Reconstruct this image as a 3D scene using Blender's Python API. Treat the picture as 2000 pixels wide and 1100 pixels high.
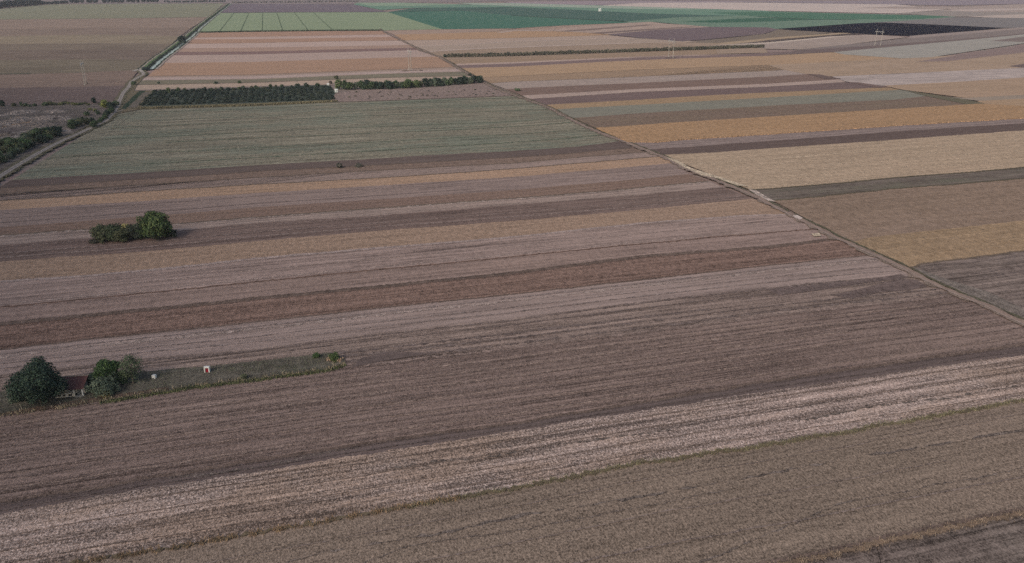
import bpy, bmesh, math, random
from mathutils import Vector, Matrix, noise
R = math.radians
for o in list(bpy.data.objects): bpy.data.objects.remove(o)
SC = bpy.context.scene
COL = SC.collection

# ------------------------------------------------------------ camera, sky, sun, exposure
H = 105.0; TH = R(21.25); F = 1555.6            # drone height (m), pitch below the horizon, focal length in photo pixels
cam = bpy.data.cameras.new("camera"); co = bpy.data.objects.new("camera", cam); COL.objects.link(co)
cam.sensor_width = 36; cam.lens = F * 36 / 2000; cam.clip_start = 0.5; cam.clip_end = 40000
co.location = (0, 0, H); co.rotation_euler = (R(90) - TH, 0, 0); SC.camera = co
w = bpy.data.worlds.new("World"); SC.world = w; w.use_nodes = True
nt = w.node_tree; bg = nt.nodes['Background']
sky = nt.nodes.new('ShaderNodeTexSky'); sky.sky_type = 'NISHITA'; sky.sun_disc = False
SUN_EL, SUN_AZ = 34.0, 215.0                    # azimuth clockwise from +Y
sky.sun_elevation = R(SUN_EL); sky.sun_rotation = R(SUN_AZ); sky.dust_density = 4.0; sky.air_density = 1.2
nt.links.new(sky.outputs[0], bg.inputs[0]); bg.inputs[1].default_value = 0.085
sl = bpy.data.lights.new("sun", 'SUN'); sl.energy = 1.5; sl.angle = R(16); sl.color = (1.0, 0.93, 0.86)
so = bpy.data.objects.new("sun", sl); COL.objects.link(so)
sd = Vector((math.sin(R(SUN_AZ)) * math.cos(R(SUN_EL)), math.cos(R(SUN_AZ)) * math.cos(R(SUN_EL)), math.sin(R(SUN_EL))))
so.rotation_euler = (-sd).to_track_quat('-Z', 'Y').to_euler()
SC.view_settings.view_transform = 'Standard'; SC.view_settings.look = 'None'
SC.view_settings.exposure = 0.70; SC.view_settings.gamma = 1.0
SC.cycles.use_denoising = False; SC.cycles.volume_bounces = 0; SC.cycles.max_bounces = 5

# ------------------------------------------------------------ helpers
ILL = (1.0, 1.0, 1.0)                           # neutral-card brightness under the lights above
GAIN = 1.0
def S(c):
    r = []
    for v, k in zip(c, ILL):
        v = v / 255.0
        v = v / 12.92 if v <= 0.04045 else ((v + 0.055) / 1.055) ** 2.4
        r.append(min(0.85, v * GAIN / k))
    return (r[0], r[1], r[2], 1)
def at(px, py, z=0.0):
    a = (px - 1000) / F; b = (550 - py) / F
    dy = math.cos(TH) + b * math.sin(TH); dz = -math.sin(TH) + b * math.cos(TH)
    t = (H - z) / -dz
    return Vector((a * t, dy * t, z))
UA = R(15.9)
U = Vector((math.cos(UA), math.sin(UA), 0)); V = Vector((-math.sin(UA), math.cos(UA), 0))
def tag(o, label=None, cat=None, group=None, kind=None):
    if label: o['label'] = label
    if cat: o['category'] = cat
    if group: o['group'] = group
    if kind: o['kind'] = kind
    return o
def link(name, me, mat=None, parent=None, loc=None, rz=None):
    o = bpy.data.objects.new(name, me); COL.objects.link(o)
    if mat is not None and me is not None: me.materials.append(mat)
    if parent is not None: o.parent = parent
    if loc is not None: o.location = loc
    if rz is not None: o.rotation_euler = (0, 0, rz)
    return o
def empty(name, loc, rz=0): return link(name, None, loc=loc, rz=rz)
def mesh(name, vs, fs):
    me = bpy.data.meshes.new(name); me.from_pydata(vs, [], fs); me.update(); return me
class MB:
    def __init__(s): s.v = []; s.f = []
    def box(s, c, d, rz=0.0, taper=1.0):
        n = len(s.v); cr, sr = math.cos(rz), math.sin(rz)
        for k in (0, 1):
            t = taper if k else 1.0
            for x, y in ((-1, -1), (1, -1), (1, 1), (-1, 1)):
                px, py = x * d[0] / 2 * t, y * d[1] / 2 * t
                s.v.append((c[0] + px * cr - py * sr, c[1] + px * sr + py * cr, c[2] + (k - 0.5) * d[2]))
        s.f += [(n, n+3, n+2, n+1), (n+4, n+5, n+6, n+7)] + [(n+i, n+(i+1) % 4, n+4+(i+1) % 4, n+4+i) for i in range(4)]
        return s
    def tube(s, a, b, r0, r1=None, k=7):
        if r1 is None: r1 = r0
        a = Vector(a); b = Vector(b); d = (b - a).normalized()
        x = d.orthogonal().normalized(); y = d.cross(x); n = len(s.v)
        for p, r in ((a, r0), (b, r1)):
            for i in range(k):
                t = 2 * math.pi * i / k; s.v.append(tuple(p + x * math.cos(t) * r + y * math.sin(t) * r))
        s.f += [(n+i, n+(i+1) % k, n+k+(i+1) % k, n+k+i) for i in range(k)] + [tuple(n+i for i in range(k-1, -1, -1)), tuple(n+k+i for i in range(k))]
        return s
    def slab(s, pts, dz):                       # quad given by four top points, thickened downward
        n = len(s.v); s.v += [tuple(p) for p in pts] + [(p[0], p[1], p[2] - dz) for p in pts]
        s.f += [(n, n+1, n+2, n+3), (n+7, n+6, n+5, n+4)] + [(n+i, n+4+i, n+4+(i+1) % 4, n+(i+1) % 4) for i in range(4)]
        return s
    def build(s, name, mat, parent=None, **k): return link(name, mesh(name, s.v, s.f), mat, parent, **k)

# ------------------------------------------------------------ materials
def new_mat(name):
    m = bpy.data.materials.new(name); m.use_nodes = True; return m, m.node_tree, m.node_tree.nodes['Principled BSDF']
def build_group():
    g = bpy.data.node_groups.new('field_surface', 'ShaderNodeTree')
    I = g.interface
    def sk(n, t, d):
        q = I.new_socket(n, in_out='INPUT', socket_type=t); q.default_value = d
    sk('Base', 'NodeSocketColor', (.2, .2, .2, 1)); sk('Fleck', 'NodeSocketColor', (.3, .2, .1, 1)); sk('Damp', 'NodeSocketColor', (.1, .1, .08, 1))
    for n, d in (('FleckAmt', .3), ('DampAmt', .3), ('Grain', .5), ('Streak', .4), ('Furrow', .4), ('Rows', 0), ('Angle', UA), ('Seed', 0), ('Clod', 1)):
        sk(n, 'NodeSocketFloat', d)
    I.new_socket('Color', in_out='OUTPUT', socket_type='NodeSocketColor')
    N, L = g.nodes, g.links
    gi = N.new('NodeGroupInput'); go = N.new('NodeGroupOutput')
    def math_(op, a, b=None, c=None, clamp=False):
        n = N.new('ShaderNodeMath'); n.operation = op; n.use_clamp = clamp
        for i, x in enumerate((a, b, c)):
            if x is None: continue
            if isinstance(x, (int, float)): n.inputs[i].default_value = x
            else: L.new(x, n.inputs[i])
        return n.outputs[0]
    geo = N.new('ShaderNodeNewGeometry')
    rot = N.new('ShaderNodeVectorRotate'); rot.rotation_type = 'Z_AXIS'
    L.new(geo.outputs['Position'], rot.inputs['Vector']); L.new(math_('MULTIPLY', gi.outputs['Angle'], -1.0), rot.inputs['Angle'])
    cx = N.new('ShaderNodeCombineXYZ')
    for i in range(2): L.new(math_('MULTIPLY', gi.outputs['Seed'], 37.7 + 11 * i), cx.inputs[i])
    add = N.new('ShaderNodeVectorMath'); add.operation = 'ADD'; L.new(rot.outputs[0], add.inputs[0]); L.new(cx.outputs[0], add.inputs[1])
    P = add.outputs[0]
    sc_ = N.new('ShaderNodeVectorMath'); sc_.operation = 'SCALE'; L.new(P, sc_.inputs[0]); L.new(gi.outputs['Clod'], sc_.inputs['Scale'])
    def nz(sx, sy, detail, rough, sz=0.0, dist=0.0, src=None):
        m = N.new('ShaderNodeVectorMath'); m.operation = 'MULTIPLY'; m.inputs[1].default_value = (sx, sy, sz); L.new(src or P, m.inputs[0])
        n = N.new('ShaderNodeTexNoise'); n.noise_dimensions = '2D' if sz == 0 else '3D'
        n.inputs['Scale'].default_value = 1; n.inputs['Detail'].default_value = detail; n.inputs['Roughness'].default_value = rough
        n.inputs['Distortion'].default_value = dist
        L.new(m.outputs[0], n.inputs['Vector']); return n.outputs[0]
    def ctr(x, k): return math_('MULTIPLY', math_('SUBTRACT', x, 0.5), k)
    grain = ctr(nz(.34, .2, 5, .98, src=sc_.outputs[0]), 8.0)      # fractal from 3 m clods down to straw
    fine = ctr(nz(2.6, 1.8, 2, .9), 7.0)
    streak = math_('ADD', ctr(nz(.012, .42, 4, .62), 4.2), ctr(nz(.03, 1.5, 3, .7), 2.6))
    patch = ctr(nz(.008, .022, 4, .6), 4.5)
    blotch = ctr(nz(.05, .16, 4, .7), 4.0)
    fur = nz(.0022, .16, 2, .5)
    fur = math_('SUBTRACT', 1.0, math_('MULTIPLY', math_('ABSOLUTE', math_('SUBTRACT', fur, .5)), 26.0), clamp=True)
    fbr = math_('ADD', ctr(nz(.02, .02, 3, .6), 5.0), .62, clamp=True)
    fur = math_('MULTIPLY', fur, fbr)
    sep = N.new('ShaderNodeSeparateXYZ'); L.new(P, sep.inputs[0])
    wob = ctr(nz(.02, .02, 1, .5), 3.0)
    rows = math_('SINE', math_('ADD', math_('MULTIPLY', sep.outputs[1], 2.1), wob))
    rows = math_('MULTIPLY', rows, math_('ADD', math_('MULTIPLY', patch, .5), .7, clamp=True))
    val = math_('ADD', 1.0, math_('MULTIPLY', math_('ADD', math_('MULTIPLY', grain, .6), math_('MULTIPLY', fine, .7)), gi.outputs['Grain']))
    val = math_('ADD', val, math_('MULTIPLY', streak, gi.outputs['Streak']))
    val = math_('ADD', val, math_('MULTIPLY', blotch, math_('MULTIPLY', gi.outputs['Streak'], .6)))
    val = math_('SUBTRACT', val, math_('MULTIPLY', fur, gi.outputs['Furrow']))
    val = math_('ADD', val, math_('MULTIPLY', patch, .045))
    val = math_('ADD', val, math_('MULTIPLY', rows, gi.outputs['Rows']))
    val = math_('MINIMUM', math_('MAXIMUM', val, .28), 2.4)
    def mix(f, a, b):
        n = N.new('ShaderNodeMix'); n.data_type = 'RGBA'; n.clamp_factor = True
        L.new(f, n.inputs[0]); L.new(a, n.inputs[6]); L.new(b, n.inputs[7]); return n.outputs[2]
    fl = math_('MULTIPLY', math_('ADD', ctr(nz(.6, .45, 4, .85, src=sc_.outputs[0]), 5.0), math_('ADD', math_('MULTIPLY', patch, .35), .35), clamp=True), gi.outputs['FleckAmt'])
    dm = math_('MULTIPLY', math_('ADD', math_('ADD', patch, math_('MULTIPLY', blotch, .6)), .3, clamp=True), gi.outputs['DampAmt'])
    c = mix(fl, gi.outputs['Base'], gi.outputs['Fleck']); c = mix(dm, c, gi.outputs['Damp'])
    vm = N.new('ShaderNodeVectorMath'); vm.operation = 'SCALE'; L.new(c, vm.inputs[0]); L.new(val, vm.inputs['Scale'])
    L.new(vm.outputs[0], go.inputs[0])
    return g
FG = build_group()
_seed = [0]
def fm(base, fleck=None, damp=None, fa=.3, da=.25, grain=.22, streak=.12, furrow=.12, rows=0.0, angle=None, clod=1.0):
    """procedural soil, stubble or crop surface; the rows run along the strip"""
    m, t, p = new_mat('soil'); _seed[0] += 1
    def soil(c):                                # soils and residues of one plain share the same warm brown
        if c is None or c[0] < c[1] - 2 or c[2] > c[0] + 4 or c[0] < 60: return c
        return tuple(v * .80 + w * .20 for v, w in zip(c, (134, 115, 101)))
    base, fleck, damp = soil(base), soil(fleck), soil(damp)
    g = t.nodes.new('ShaderNodeGroup'); g.node_tree = FG
    fleck = fleck or tuple(min(255, int(c * 1.22) + 6) for c in base); damp = damp or tuple(int(c * .84) for c in base)
    g.inputs['Base'].default_value = S(base); g.inputs['Fleck'].default_value = S(fleck); g.inputs['Damp'].default_value = S(damp)
    for n, v in (('FleckAmt', fa), ('DampAmt', da), ('Grain', grain * 1.35), ('Streak', streak * 1.15), ('Furrow', furrow), ('Rows', rows), ('Angle', UA if angle is None else angle), ('Seed', _seed[0]), ('Clod', clod)):
        g.inputs[n].default_value = v
    t.links.new(g.outputs[0], p.inputs['Base Color']); p.inputs['Roughness'].default_value = 1.0
    p.inputs['Specular IOR Level'].default_value = 0.0
    return m
def pm(color, rough=.7, var=.12, scale=1.5, spec=.2, metal=0.0, var2=None):
    m, t, p = new_mat('paint')
    tc = t.nodes.new('ShaderNodeTexCoord'); n = t.nodes.new('ShaderNodeTexNoise'); n.inputs['Scale'].default_value = scale; n.inputs['Detail'].default_value = 4
    mx = t.nodes.new('ShaderNodeMix'); mx.data_type = 'RGBA'
    c = S(color); mx.inputs[6].default_value = tuple(v * (1 - var) for v in c[:3]) + (1,)
    c2 = S(var2) if var2 else tuple(min(.85, v * (1 + var)) for v in c[:3]) + (1,); mx.inputs[7].default_value = c2
    t.links.new(tc.outputs['Object'], n.inputs['Vector']); t.links.new(n.outputs[0], mx.inputs[0]); t.links.new(mx.outputs[2], p.inputs['Base Color'])
    p.inputs['Roughness'].default_value = rough; p.inputs['Specular IOR Level'].default_value = spec; p.inputs['Metallic'].default_value = metal
    return m
def leafmat(c0, c1, c2=None, scale=.5):
    """foliage: leaf-to-leaf and branch-to-branch colour differences"""
    m, t, p = new_mat('foliage')
    def dull(c):
        g = (c[0] + c[1] + c[2]) / 3; return tuple(min(255, (v * .72 + g * .28) * 1.14 + 3) for v in c)
    c0, c1, c2 = dull(c0), dull(c1), dull(c2 or c1)
    geo = t.nodes.new('ShaderNodeNewGeometry'); tc = t.nodes.new('ShaderNodeTexCoord'); oi = t.nodes.new('ShaderNodeObjectInfo')
    n = t.nodes.new('ShaderNodeTexNoise'); n.inputs['Scale'].default_value = scale; n.inputs['Detail'].default_value = 2
    t.links.new(tc.outputs['Object'], n.inputs['Vector'])
    a = t.nodes.new('ShaderNodeMath'); a.operation = 'MULTIPLY_ADD'; a.inputs[1].default_value = .55; t.links.new(geo.outputs['Random Per Island'], a.inputs[0])
    b = t.nodes.new('ShaderNodeMath'); b.operation = 'MULTIPLY_ADD'; b.inputs[1].default_value = 1.6; b.inputs[2].default_value = -.75; t.links.new(n.outputs[0], b.inputs[0])
    d = t.nodes.new('ShaderNodeMath'); d.operation = 'MULTIPLY_ADD'; d.inputs[1].default_value = .4; t.links.new(oi.outputs['Random'], d.inputs[0]); t.links.new(b.outputs[0], d.inputs[2])
    t.links.new(d.outputs[0], a.inputs[2])
    r = t.nodes.new('ShaderNodeValToRGB'); r.color_ramp.elements[0].color = S(c0); r.color_ramp.elements[1].color = S(c2 or c1); r.color_ramp.elements[0].position = .05
    e = r.color_ramp.elements.new(.55); e.color = S(c1)
    t.links.new(a.outputs[0], r.inputs[0]); t.links.new(r.outputs[0], p.inputs['Base Color'])
    p.inputs['Roughness'].default_value = .75; p.inputs['Specular IOR Level'].default_value = .15
    return m

# ------------------------------------------------------------ ground sheet
gm = fm((128, 110, 108), (150, 130, 120), (104, 104, 98), fa=.4, da=.6, grain=.12, streak=.2, furrow=0)
B = 9000
tag(link('ground', mesh('ground', [(-B, -B, -.6), (B, -B, -.6), (B, B, -.6), (-B, B, -.6)], [(0, 1, 2, 3)]), gm), kind='structure')

# ------------------------------------------------------------ lines and strips
def resample(P_, n=90):
    d = [0]
    for a, b in zip(P_, P_[1:]): d.append(d[-1] + (b - a).length)
    out = []; j = 0
    for i in range(n + 1):
        s = d[-1] * i / n
        while j < len(d) - 2 and s > d[j + 1]: j += 1
        q = (s - d[j]) / max(1e-6, d[j + 1] - d[j]); out.append(P_[j].lerp(P_[j + 1], q))
    return out
_ln = [0]
def line(pts, el=0.0, er=0.0, n=110, wob=.45):
    n = n * 2
    """field boundary: traced points on the ground, lengthened by el / er metres, slightly uneven"""
    P_ = [at(*p) for p in pts]
    if el: P_.insert(0, P_[0] + (P_[0] - P_[1]).normalized() * el)
    if er: P_.append(P_[-1] + (P_[-1] - P_[-2]).normalized() * er)
    _ln[0] += 1; q = _ln[0] * 7.3; out = []
    R_ = resample(P_, n); c = sum(R_, Vector()) / len(R_); amp = wob * max(1, min(4, c.y / 400))
    for i, p in enumerate(R_):
        t = (R_[min(i + 1, n)] - R_[max(i - 1, 0)]).normalized(); nn = Vector((-t.y, t.x, 0))
        k = noise.noise(Vector((i * .9, q, 0))) * 1.0 + noise.noise(Vector((i * .07, q, 5))) * 1.2 + noise.noise(Vector((i * 2.7, q, 8))) * 1.0
        out.append(p + nn * k * amp)
    return out
_lay = [0]
def lay():
    _lay[0] += 1; return _lay[0] * .0009
def strip(a, b, mat, z=0.0, h=0.0, name='field'):
    """surface between two boundary lines; h > 0 is a standing crop with that height"""
    n = len(a); vs = []; fs = []; K = 1 if h == 0 else 5; z += lay()
    for i in range(n):
        for k in range(K + 1):
            p = a[i].lerp(b[i], k / K); hz = z + h
            if h: hz += h * .10 * noise.noise(Vector((p.x * .3, p.y * .3, 1)))
            vs.append((p.x, p.y, hz))
    for i in range(n - 1):
        for k in range(K):
            q = i * (K + 1) + k; fs.append((q, q + 1, q + K + 2, q + K + 1))
    if h:
        def skirt(idx):
            s = len(vs)
            for j in idx: vs.append((vs[j][0], vs[j][1], -.1))
            for t in range(len(idx) - 1): fs.append((idx[t], idx[t + 1], s + t + 1, s + t))
        skirt([i * (K + 1) for i in range(n)]); skirt([i * (K + 1) + K for i in range(n)])
        skirt(list(range(K + 1))); skirt([(n - 1) * (K + 1) + k for k in range(K + 1)])
    me = mesh(name, vs, fs)
    bm = bmesh.new(); bm.from_mesh(me); bmesh.ops.recalc_face_normals(bm, faces=bm.faces)
    if h == 0 and bm.faces[:] and bm.faces[:][0].normal.z < 0: bmesh.ops.reverse_faces(bm, faces=bm.faces)
    bm.to_mesh(me); bm.free()
    return tag(link(name, me, mat), kind='structure')
def poly(pts, mat, z=0.0, name='field', world=False):
    P_ = [Vector(p) for p in pts] if world else [at(*p) for p in pts]
    z += lay()
    me = mesh(name, [(p.x, p.y, z) for p in P_], [tuple(range(len(P_)))])
    bm = bmesh.new(); bm.from_mesh(me)
    if bm.faces[:][0].normal.z < 0: bmesh.ops.reverse_faces(bm, faces=bm.faces[:])
    bmesh.ops.triangulate(bm, faces=bm.faces[:]); bm.to_mesh(me); bm.free()
    return tag(link(name, me, mat), kind='structure')
def offs(l, d):
    out = []; W_ = 14 if len(l) > 200 else 3
    for i, p in enumerate(l):
        t = (l[min(i + W_, len(l) - 1)] - l[max(i - W_, 0)]).normalized(); out.append(p + Vector((-t.y, t.x, 0)) * d)
    return out
def ribbon(l, d0, d1, mat, z, name='field_margin', jit=.25, gap=None):
    """narrow band following a line, from d0 to d1 metres to its left, with ragged sides"""
    _ln[0] += 1; q = _ln[0] * 3.1; a = offs(l, d0); b = offs(l, d1); wd = abs(d1 - d0) * jit
    t = (l[-1] - l[0]).normalized(); nn = Vector((-t.y, t.x, 0))
    for i in range(len(a)):
        m_ = (a[i] + b[i]) / 2 + nn * wd * .6 * noise.noise(Vector((i * .7, q, 0))); hw = (b[i] - a[i]) / 2 * max(.04, 1 + 2.4 * jit * noise.noise(Vector((i * .6, q, 9))))
        a[i] = m_ - hw; b[i] = m_ + hw
    return strip(a, b, mat, z, name=name)

# ============================================================ block A: strips between the two tracks
Lx = {}
A = [
 [(388,64),(500,62),(640,60.5),(748,60)],
 [(375,73.5),(500,72),(750,67.5),(762,67)],
 [(370,77),(500,76.5),(750,72.5),(772,72)],
 [(359,86),(500,84),(640,81),(792,79)],
 [(349,94.5),(500,93),(750,89),(805,87.5)],
 [(343,102),(500,101),(750,95),(818,93.5)],
 [(337,108),(500,106),(750,99.5),(825,97.5)],
 [(318,123),(500,121),(750,113),(866,110.5)],
 [(288,149),(500,146),(750,136.5),(890,131)],
 [(272,157),(500,155),(750,144.5),(908,140)],
 [(268,166),(500,161.5),(750,152),(922,148)],
 [(262,176),(500,168.5),(640,165),(750,161),(935,153)],
 [(228,223),(275,214),(500,207),(640,200.5),(750,197),(1000,188),(1022,190)],
]
LA = [line(p) for p in A]
matsA = [
 fm((150,120,104),(166,132,110)), fm((163,142,134)), fm((150,120,104),(170,134,108)), fm((164,144,136)), fm((146,122,110)),
 fm((112,90,89)), fm((160,140,132),(176,156,148)), fm((148,120,102),(164,128,104),(132,108,92), fa=.5), fm((140,122,112)),
 fm((106,102,88),(120,116,98),(92,90,76)), fm((156,138,124)), fm((110,100,96))]
for i, m in enumerate(matsA): strip(LA[i], LA[i + 1], m)
strip(line([(284,152),(500,149),(750,140),(895,135)]), line([(274,157),(500,154),(750,144),(906,139.5)]), fm((158,140,134)), .05)
dk = fm((84,74,66),(100,88,76),(70,64,56), grain=.3); dk2 = fm((70,66,56),(96,86,62),(58,58,48), grain=.3)
for i, wd in ((1, 1.3), (3, 2.2), (5, 1.2), (6, 1.5), (8, 2.0), (10, 2.6), (12, 1.5)): ribbon(LA[i], -wd / 2, wd / 2, dk, .08)
ribbon(LA[0], -5, 3, fm((52,66,54),(70,84,60),(44,54,48)), .1)
# big dull-green field and the strips below it
A2 = [
 ([(228,223),(275,214),(500,207),(640,200.5),(750,197),(1000,188),(1022,190)], 0),
 ([(22,352),(125,345),(250,339),(375,331),(500,323),(700,312),(825,304),(1000,295),(1125,287),(1216,275)], 0),
 ([(-6,368),(125,360),(250,352),(375,344),(500,335),(750,322),(875,315),(1000,308),(1125,299),(1236,289)], 0),
 ([(-20,380),(125,371),(250,363),(375,355),(500,347),(700,335),(1000,319),(1150,306),(1262,297)], 0),
 ([(-20,393),(125,385),(250,376),(375,368),(500,360.5),(700,350),(800,344),(1000,330),(1250,309),(1296,305)], 120),
 ([(-20,412),(125,402),(250,395),(375,386),(500,377.5),(750,362),(1000,346),(1200,329),(1320,318)], 120),
 ([(-20,446),(125,435),(250,425),(375,416),(500,405),(750,389),(1000,371.5),(1250,350),(1345,340)], 120),
 ([(-20,462),(125,451),(250,445),(375,435),(500,424.5),(750,406),(1000,388),(1175,374),(1385,354)], 120),
 ([(-20,481),(125,470),(250,459),(375,448),(500,436),(750,420),(1000,401),(1250,381),(1412,366)], 120),
 ([(-20,513),(125,502),(250,494),(375,483),(500,471),(750,450),(1000,432),(1250,410),(1470,388)], 120),
 ([(-20,549),(125,540),(250,530),(375,517),(500,503),(750,482),(1000,462),(1250,435),(1450,420),(1540,418)], 120),
 ([(-20,603),(250,577),(500,551),(750,526),(1000,502),(1250,477),(1500,455),(1592,448)], 120),
 ([(-20,634),(250,607),(500,582),(825,550),(1000,532),(1250,500),(1500,481.5),(1640,464)], 120),
 ([(-20,685),(250,655),(500,629),(750,601),(1000,575),(1225,550),(1500,519),(1712,497)], 120),
 ([(-20,735),(275,702),(500,681),(750,650),(1000,622),(1250,590),(1500,562),(1640,548),(1800,536)], 120),
 ([(-20,812),(125,795),(250,774),(500,740),(660,718),(750,712),(1000,682),(1250,652),(1500,619),(1700,597),(1880,576)], 120),
 ([(-20,985),(150,960),(300,935),(500,902),(750,862),(1000,829),(1250,788),(1500,746),(1750,710),(2000,675),(2070,665)], 60),
 ([(-20,1010),(150,977),(300,953),(500,922),(750,881),(1000,843),(1110,825),(1300,795),(1500,765),(1750,728),(2000,692),(2070,682)], 60),
 ([(-60,1140),(140,1101),(275,1080),(500,1042),(750,997),(1000,955),(1250,906),(1500,869),(1775,823),(2000,783),(2070,771)], 60),
 ([(900,1240),(1300,1150),(1575,1096),(1750,1055),(2000,1003),(2100,982)], 90),
]
LB = [line(p, el=e, n=260, wob=.5) for p, e in A2]
gfield = fm((111,109,96),(136,131,114),(92,98,87), fa=.6, da=.7, grain=.3, streak=.3, furrow=.2)
matsB = [gfield,
 fm((84,73,71),(96,84,80),(74,68,64), grain=.16), fm((108,92,84),(128,106,92),(88,82,72), fa=.5, grain=.3), fm((121,108,105),(138,124,118), streak=.2),
 fm((150,125,106),(170,136,110),(132,114,102), fa=.7, grain=.3), fm((114,102,101),(128,112,106),(104,94,92), streak=.18, furrow=.25), fm((98,83,79),(120,98,84),(86,76,70), fa=.5, grain=.3),
 fm((122,110,107),(144,130,126),(104,92,88), streak=.3, furrow=.3), fm((86,74,73),(112,98,94),(76,68,66), fa=.35, grain=.25, streak=.25), fm((136,115,100),(156,128,108),(120,104,93), fa=.6, grain=.34),
 fm((122,108,106),(142,127,124),(110,98,95), streak=.24, furrow=.3), fm((114,100,98),(132,112,104),(100,88,84), streak=.2, grain=.26, furrow=.25), fm((106,86,79),(129,103,92),(88,73,68), fa=.6, grain=.42, streak=.24, furrow=.3),
 fm((122,110,109),(140,126,122),(108,98,97), streak=.2, grain=.2, furrow=.2), fm((102,91,89),(128,115,108),(86,78,76), fa=.5, grain=.34, streak=.4, furrow=.5), fm((106,91,87),(128,110,101),(92,81,77), fa=.5, grain=.36, streak=.26, furrow=.55),
 fm((82,72,72),(98,86,84),(72,65,64), grain=.22, streak=.15), fm((123,107,101),(178,163,157),(113,95,82), fa=.9, da=.7, grain=.6, streak=.42, furrow=.6), fm((108,96,86),(136,120,108),(98,86,80), fa=.6, grain=.42, streak=.12, furrow=.32)]
for i, m in enumerate(matsB):
    m.node_tree.nodes['Group'].inputs['Clod'].default_value = 1.0 if i < 4 else 1.5 if i < 13 else 2.4 if i < 17 else 3.0
    gn = m.node_tree.nodes['Group']
    if 3 <= i <= 14 and i not in (4, 9, 12):                            # these strips are drier and paler than first noted
        for k_ in ('Base', 'Fleck', 'Damp'):
            c = gn.inputs[k_].default_value; gn.inputs[k_].default_value = (c[0] * 1.20, c[1] * 1.16, c[2] * 1.11, 1)
    strip(LB[i], LB[i + 1], m)
nr = line([(-300,1500),(600,1420),(1400,1290),(2200,1150)], n=260)
strip(LB[-1], nr, fm((88,79,76),(106,96,92),(76,74,70), grain=.4, streak=.4, furrow=.6))
# ground under the drone and left of the frame, ploughed
strip(line([(-160,1165),(140,1101),(500,1042)], el=0, n=160), line([(-800,1500),(-300,1500),(600,1420)], n=160), fm((106,95,86)), -.1)
dline = fm((84,72,67),(98,84,76),(76,66,62), grain=.4)
for i, d0, d1, m in ((2, -.5, .4, dk), (3, -.7, .7, dk), (4, -.8, .6, dk), (7, -.6, .9, dk), (12, -2.6, .6, dline), (13, -.5, .4, dline)): ribbon(LB[i], d0, d1, m, .05)
pl = fm((160,146,140),(180,166,158), grain=.4)
ribbon(LB[7], -2.0, -.8, fm((140,126,120),(160,146,138), grain=.5), .06, jit=.9); ribbon(LB[10], -2.4, -.4, fm((146,131,127),(166,150,145), grain=.4), .06)
ribbon(LB[11], -.5, .7, fm((88,70,64),(120,96,80), grain=.5), .06); ribbon(LB[13], -6.4, -5.2, fm((136,122,117),(160,144,138), grain=.6), .06, jit=.9)
ribbon(LB[15][180:], 0.2, 1.4, fm((118,103,98),(132,114,108), grain=.4), .06, jit=.8); ribbon(LB[16], -.3, .9, dline, .06)
# dark tyre and plough lines lying inside the wide fields
for pts, w_ in ((((330,935),(500,915),(640,885),(700,874)), .5), (((760,915),(860,900),(940,894),(1100,868),(1330,839)), .5), (((1560,822),(1720,792),(1850,778),(2000,752)), .55),
                (((560,1100),(640,1080),(750,1060),(1000,1014),(1250,969),(1500,926),(1750,882),(2060,832)), .45), (((1140,1165),(1300,1128),(1640,985),(2000,915)), .3),
                (((480,1180),(800,1068),(1000,1038),(1420,958)), .25)):
    ribbon(line(pts, n=60), -w_ / 2, w_ / 2, fm((84,77,74),(104,94,88), grain=.7), .04, jit=1.3)
def furrows(a, b, n, w0, w1, col, seed, z=.03, i0=0, i1=None):
    rg = random.Random(seed); m = fm(col, grain=.5)
    for k in range(n):
        t = (k + rg.uniform(.15, .85)) / n; s0 = rg.choice((0, 0, rg.random() * .3)); s1 = rg.choice((1, 1, rg.uniform(.6, 1))); N_ = len(a)
        l = [a[i].lerp(b[i], t + .012 * math.sin(i * .01 + k)) for i in range(int(s0 * N_), int(s1 * N_))]; w_ = rg.uniform(w0, w1)
        sm = [sum(l[max(0, i - 4):i + 5], Vector()) / len(l[max(0, i - 4):i + 5]) for i in range(len(l))]
        ribbon(sm, -w_ / 2, w_ / 2, m, z, name='furrow', jit=.7)
furrows(LB[15], LB[16], 15, .3, .8, (90,78,75), 1); furrows(LB[15], LB[16], 6, .3, .6, (116,101,94), 2, .035)
furrows(LB[14], LB[15], 5, .5, 1.3, (88,78,76), 3); furrows(LB[12], LB[13], 3, .3, .6, (90,72,66), 4); furrows(LB[17], LB[18], 4, .3, .6, (98,86,80), 5)
furrows(LB[10], LB[11], 3, .3, .7, (146,130,124), 6); furrows(LB[8], LB[9], 3, .7, 1.6, (112,98,94), 7); furrows(LB[16], LB[17], 2, .3, .6, (74,66,65), 8)
furrows(LB[5], LB[6], 2, .4, .8, (104,93,91), 9)
furrows(LB[13], LB[14], 3, .4, .9, (112,101,99), 10)
furrows(LB[18], LB[19], 3, .25, .45, (98,88,84), 12)
furrows(LB[0], LB[1], 9, .8, 2.0, (120,117,102), 15); furrows(LB[0], LB[1], 7, .8, 2.0, (88,94,80), 16, .035)
# dark damp ploughed patches near the eastern track, and the worn patch east of the homestead strip
poly([(1500,566),(1600,556),(1700,545),(1760,536),(1775,543),(1700,552),(1610,566),(1520,578)], fm((88,77,76),(104,92,90), grain=.4), .03)
poly([(1625,578),(1700,560),(1755,545),(1790,548),(1812,560),(1780,567),(1720,572),(1660,583)], fm((86,75,74),(102,90,88), grain=.4), .035)
poly([(705,700),(760,688),(850,690),(760,704),(690,718)], fm((84,74,73),(100,88,86)), .035)
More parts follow.
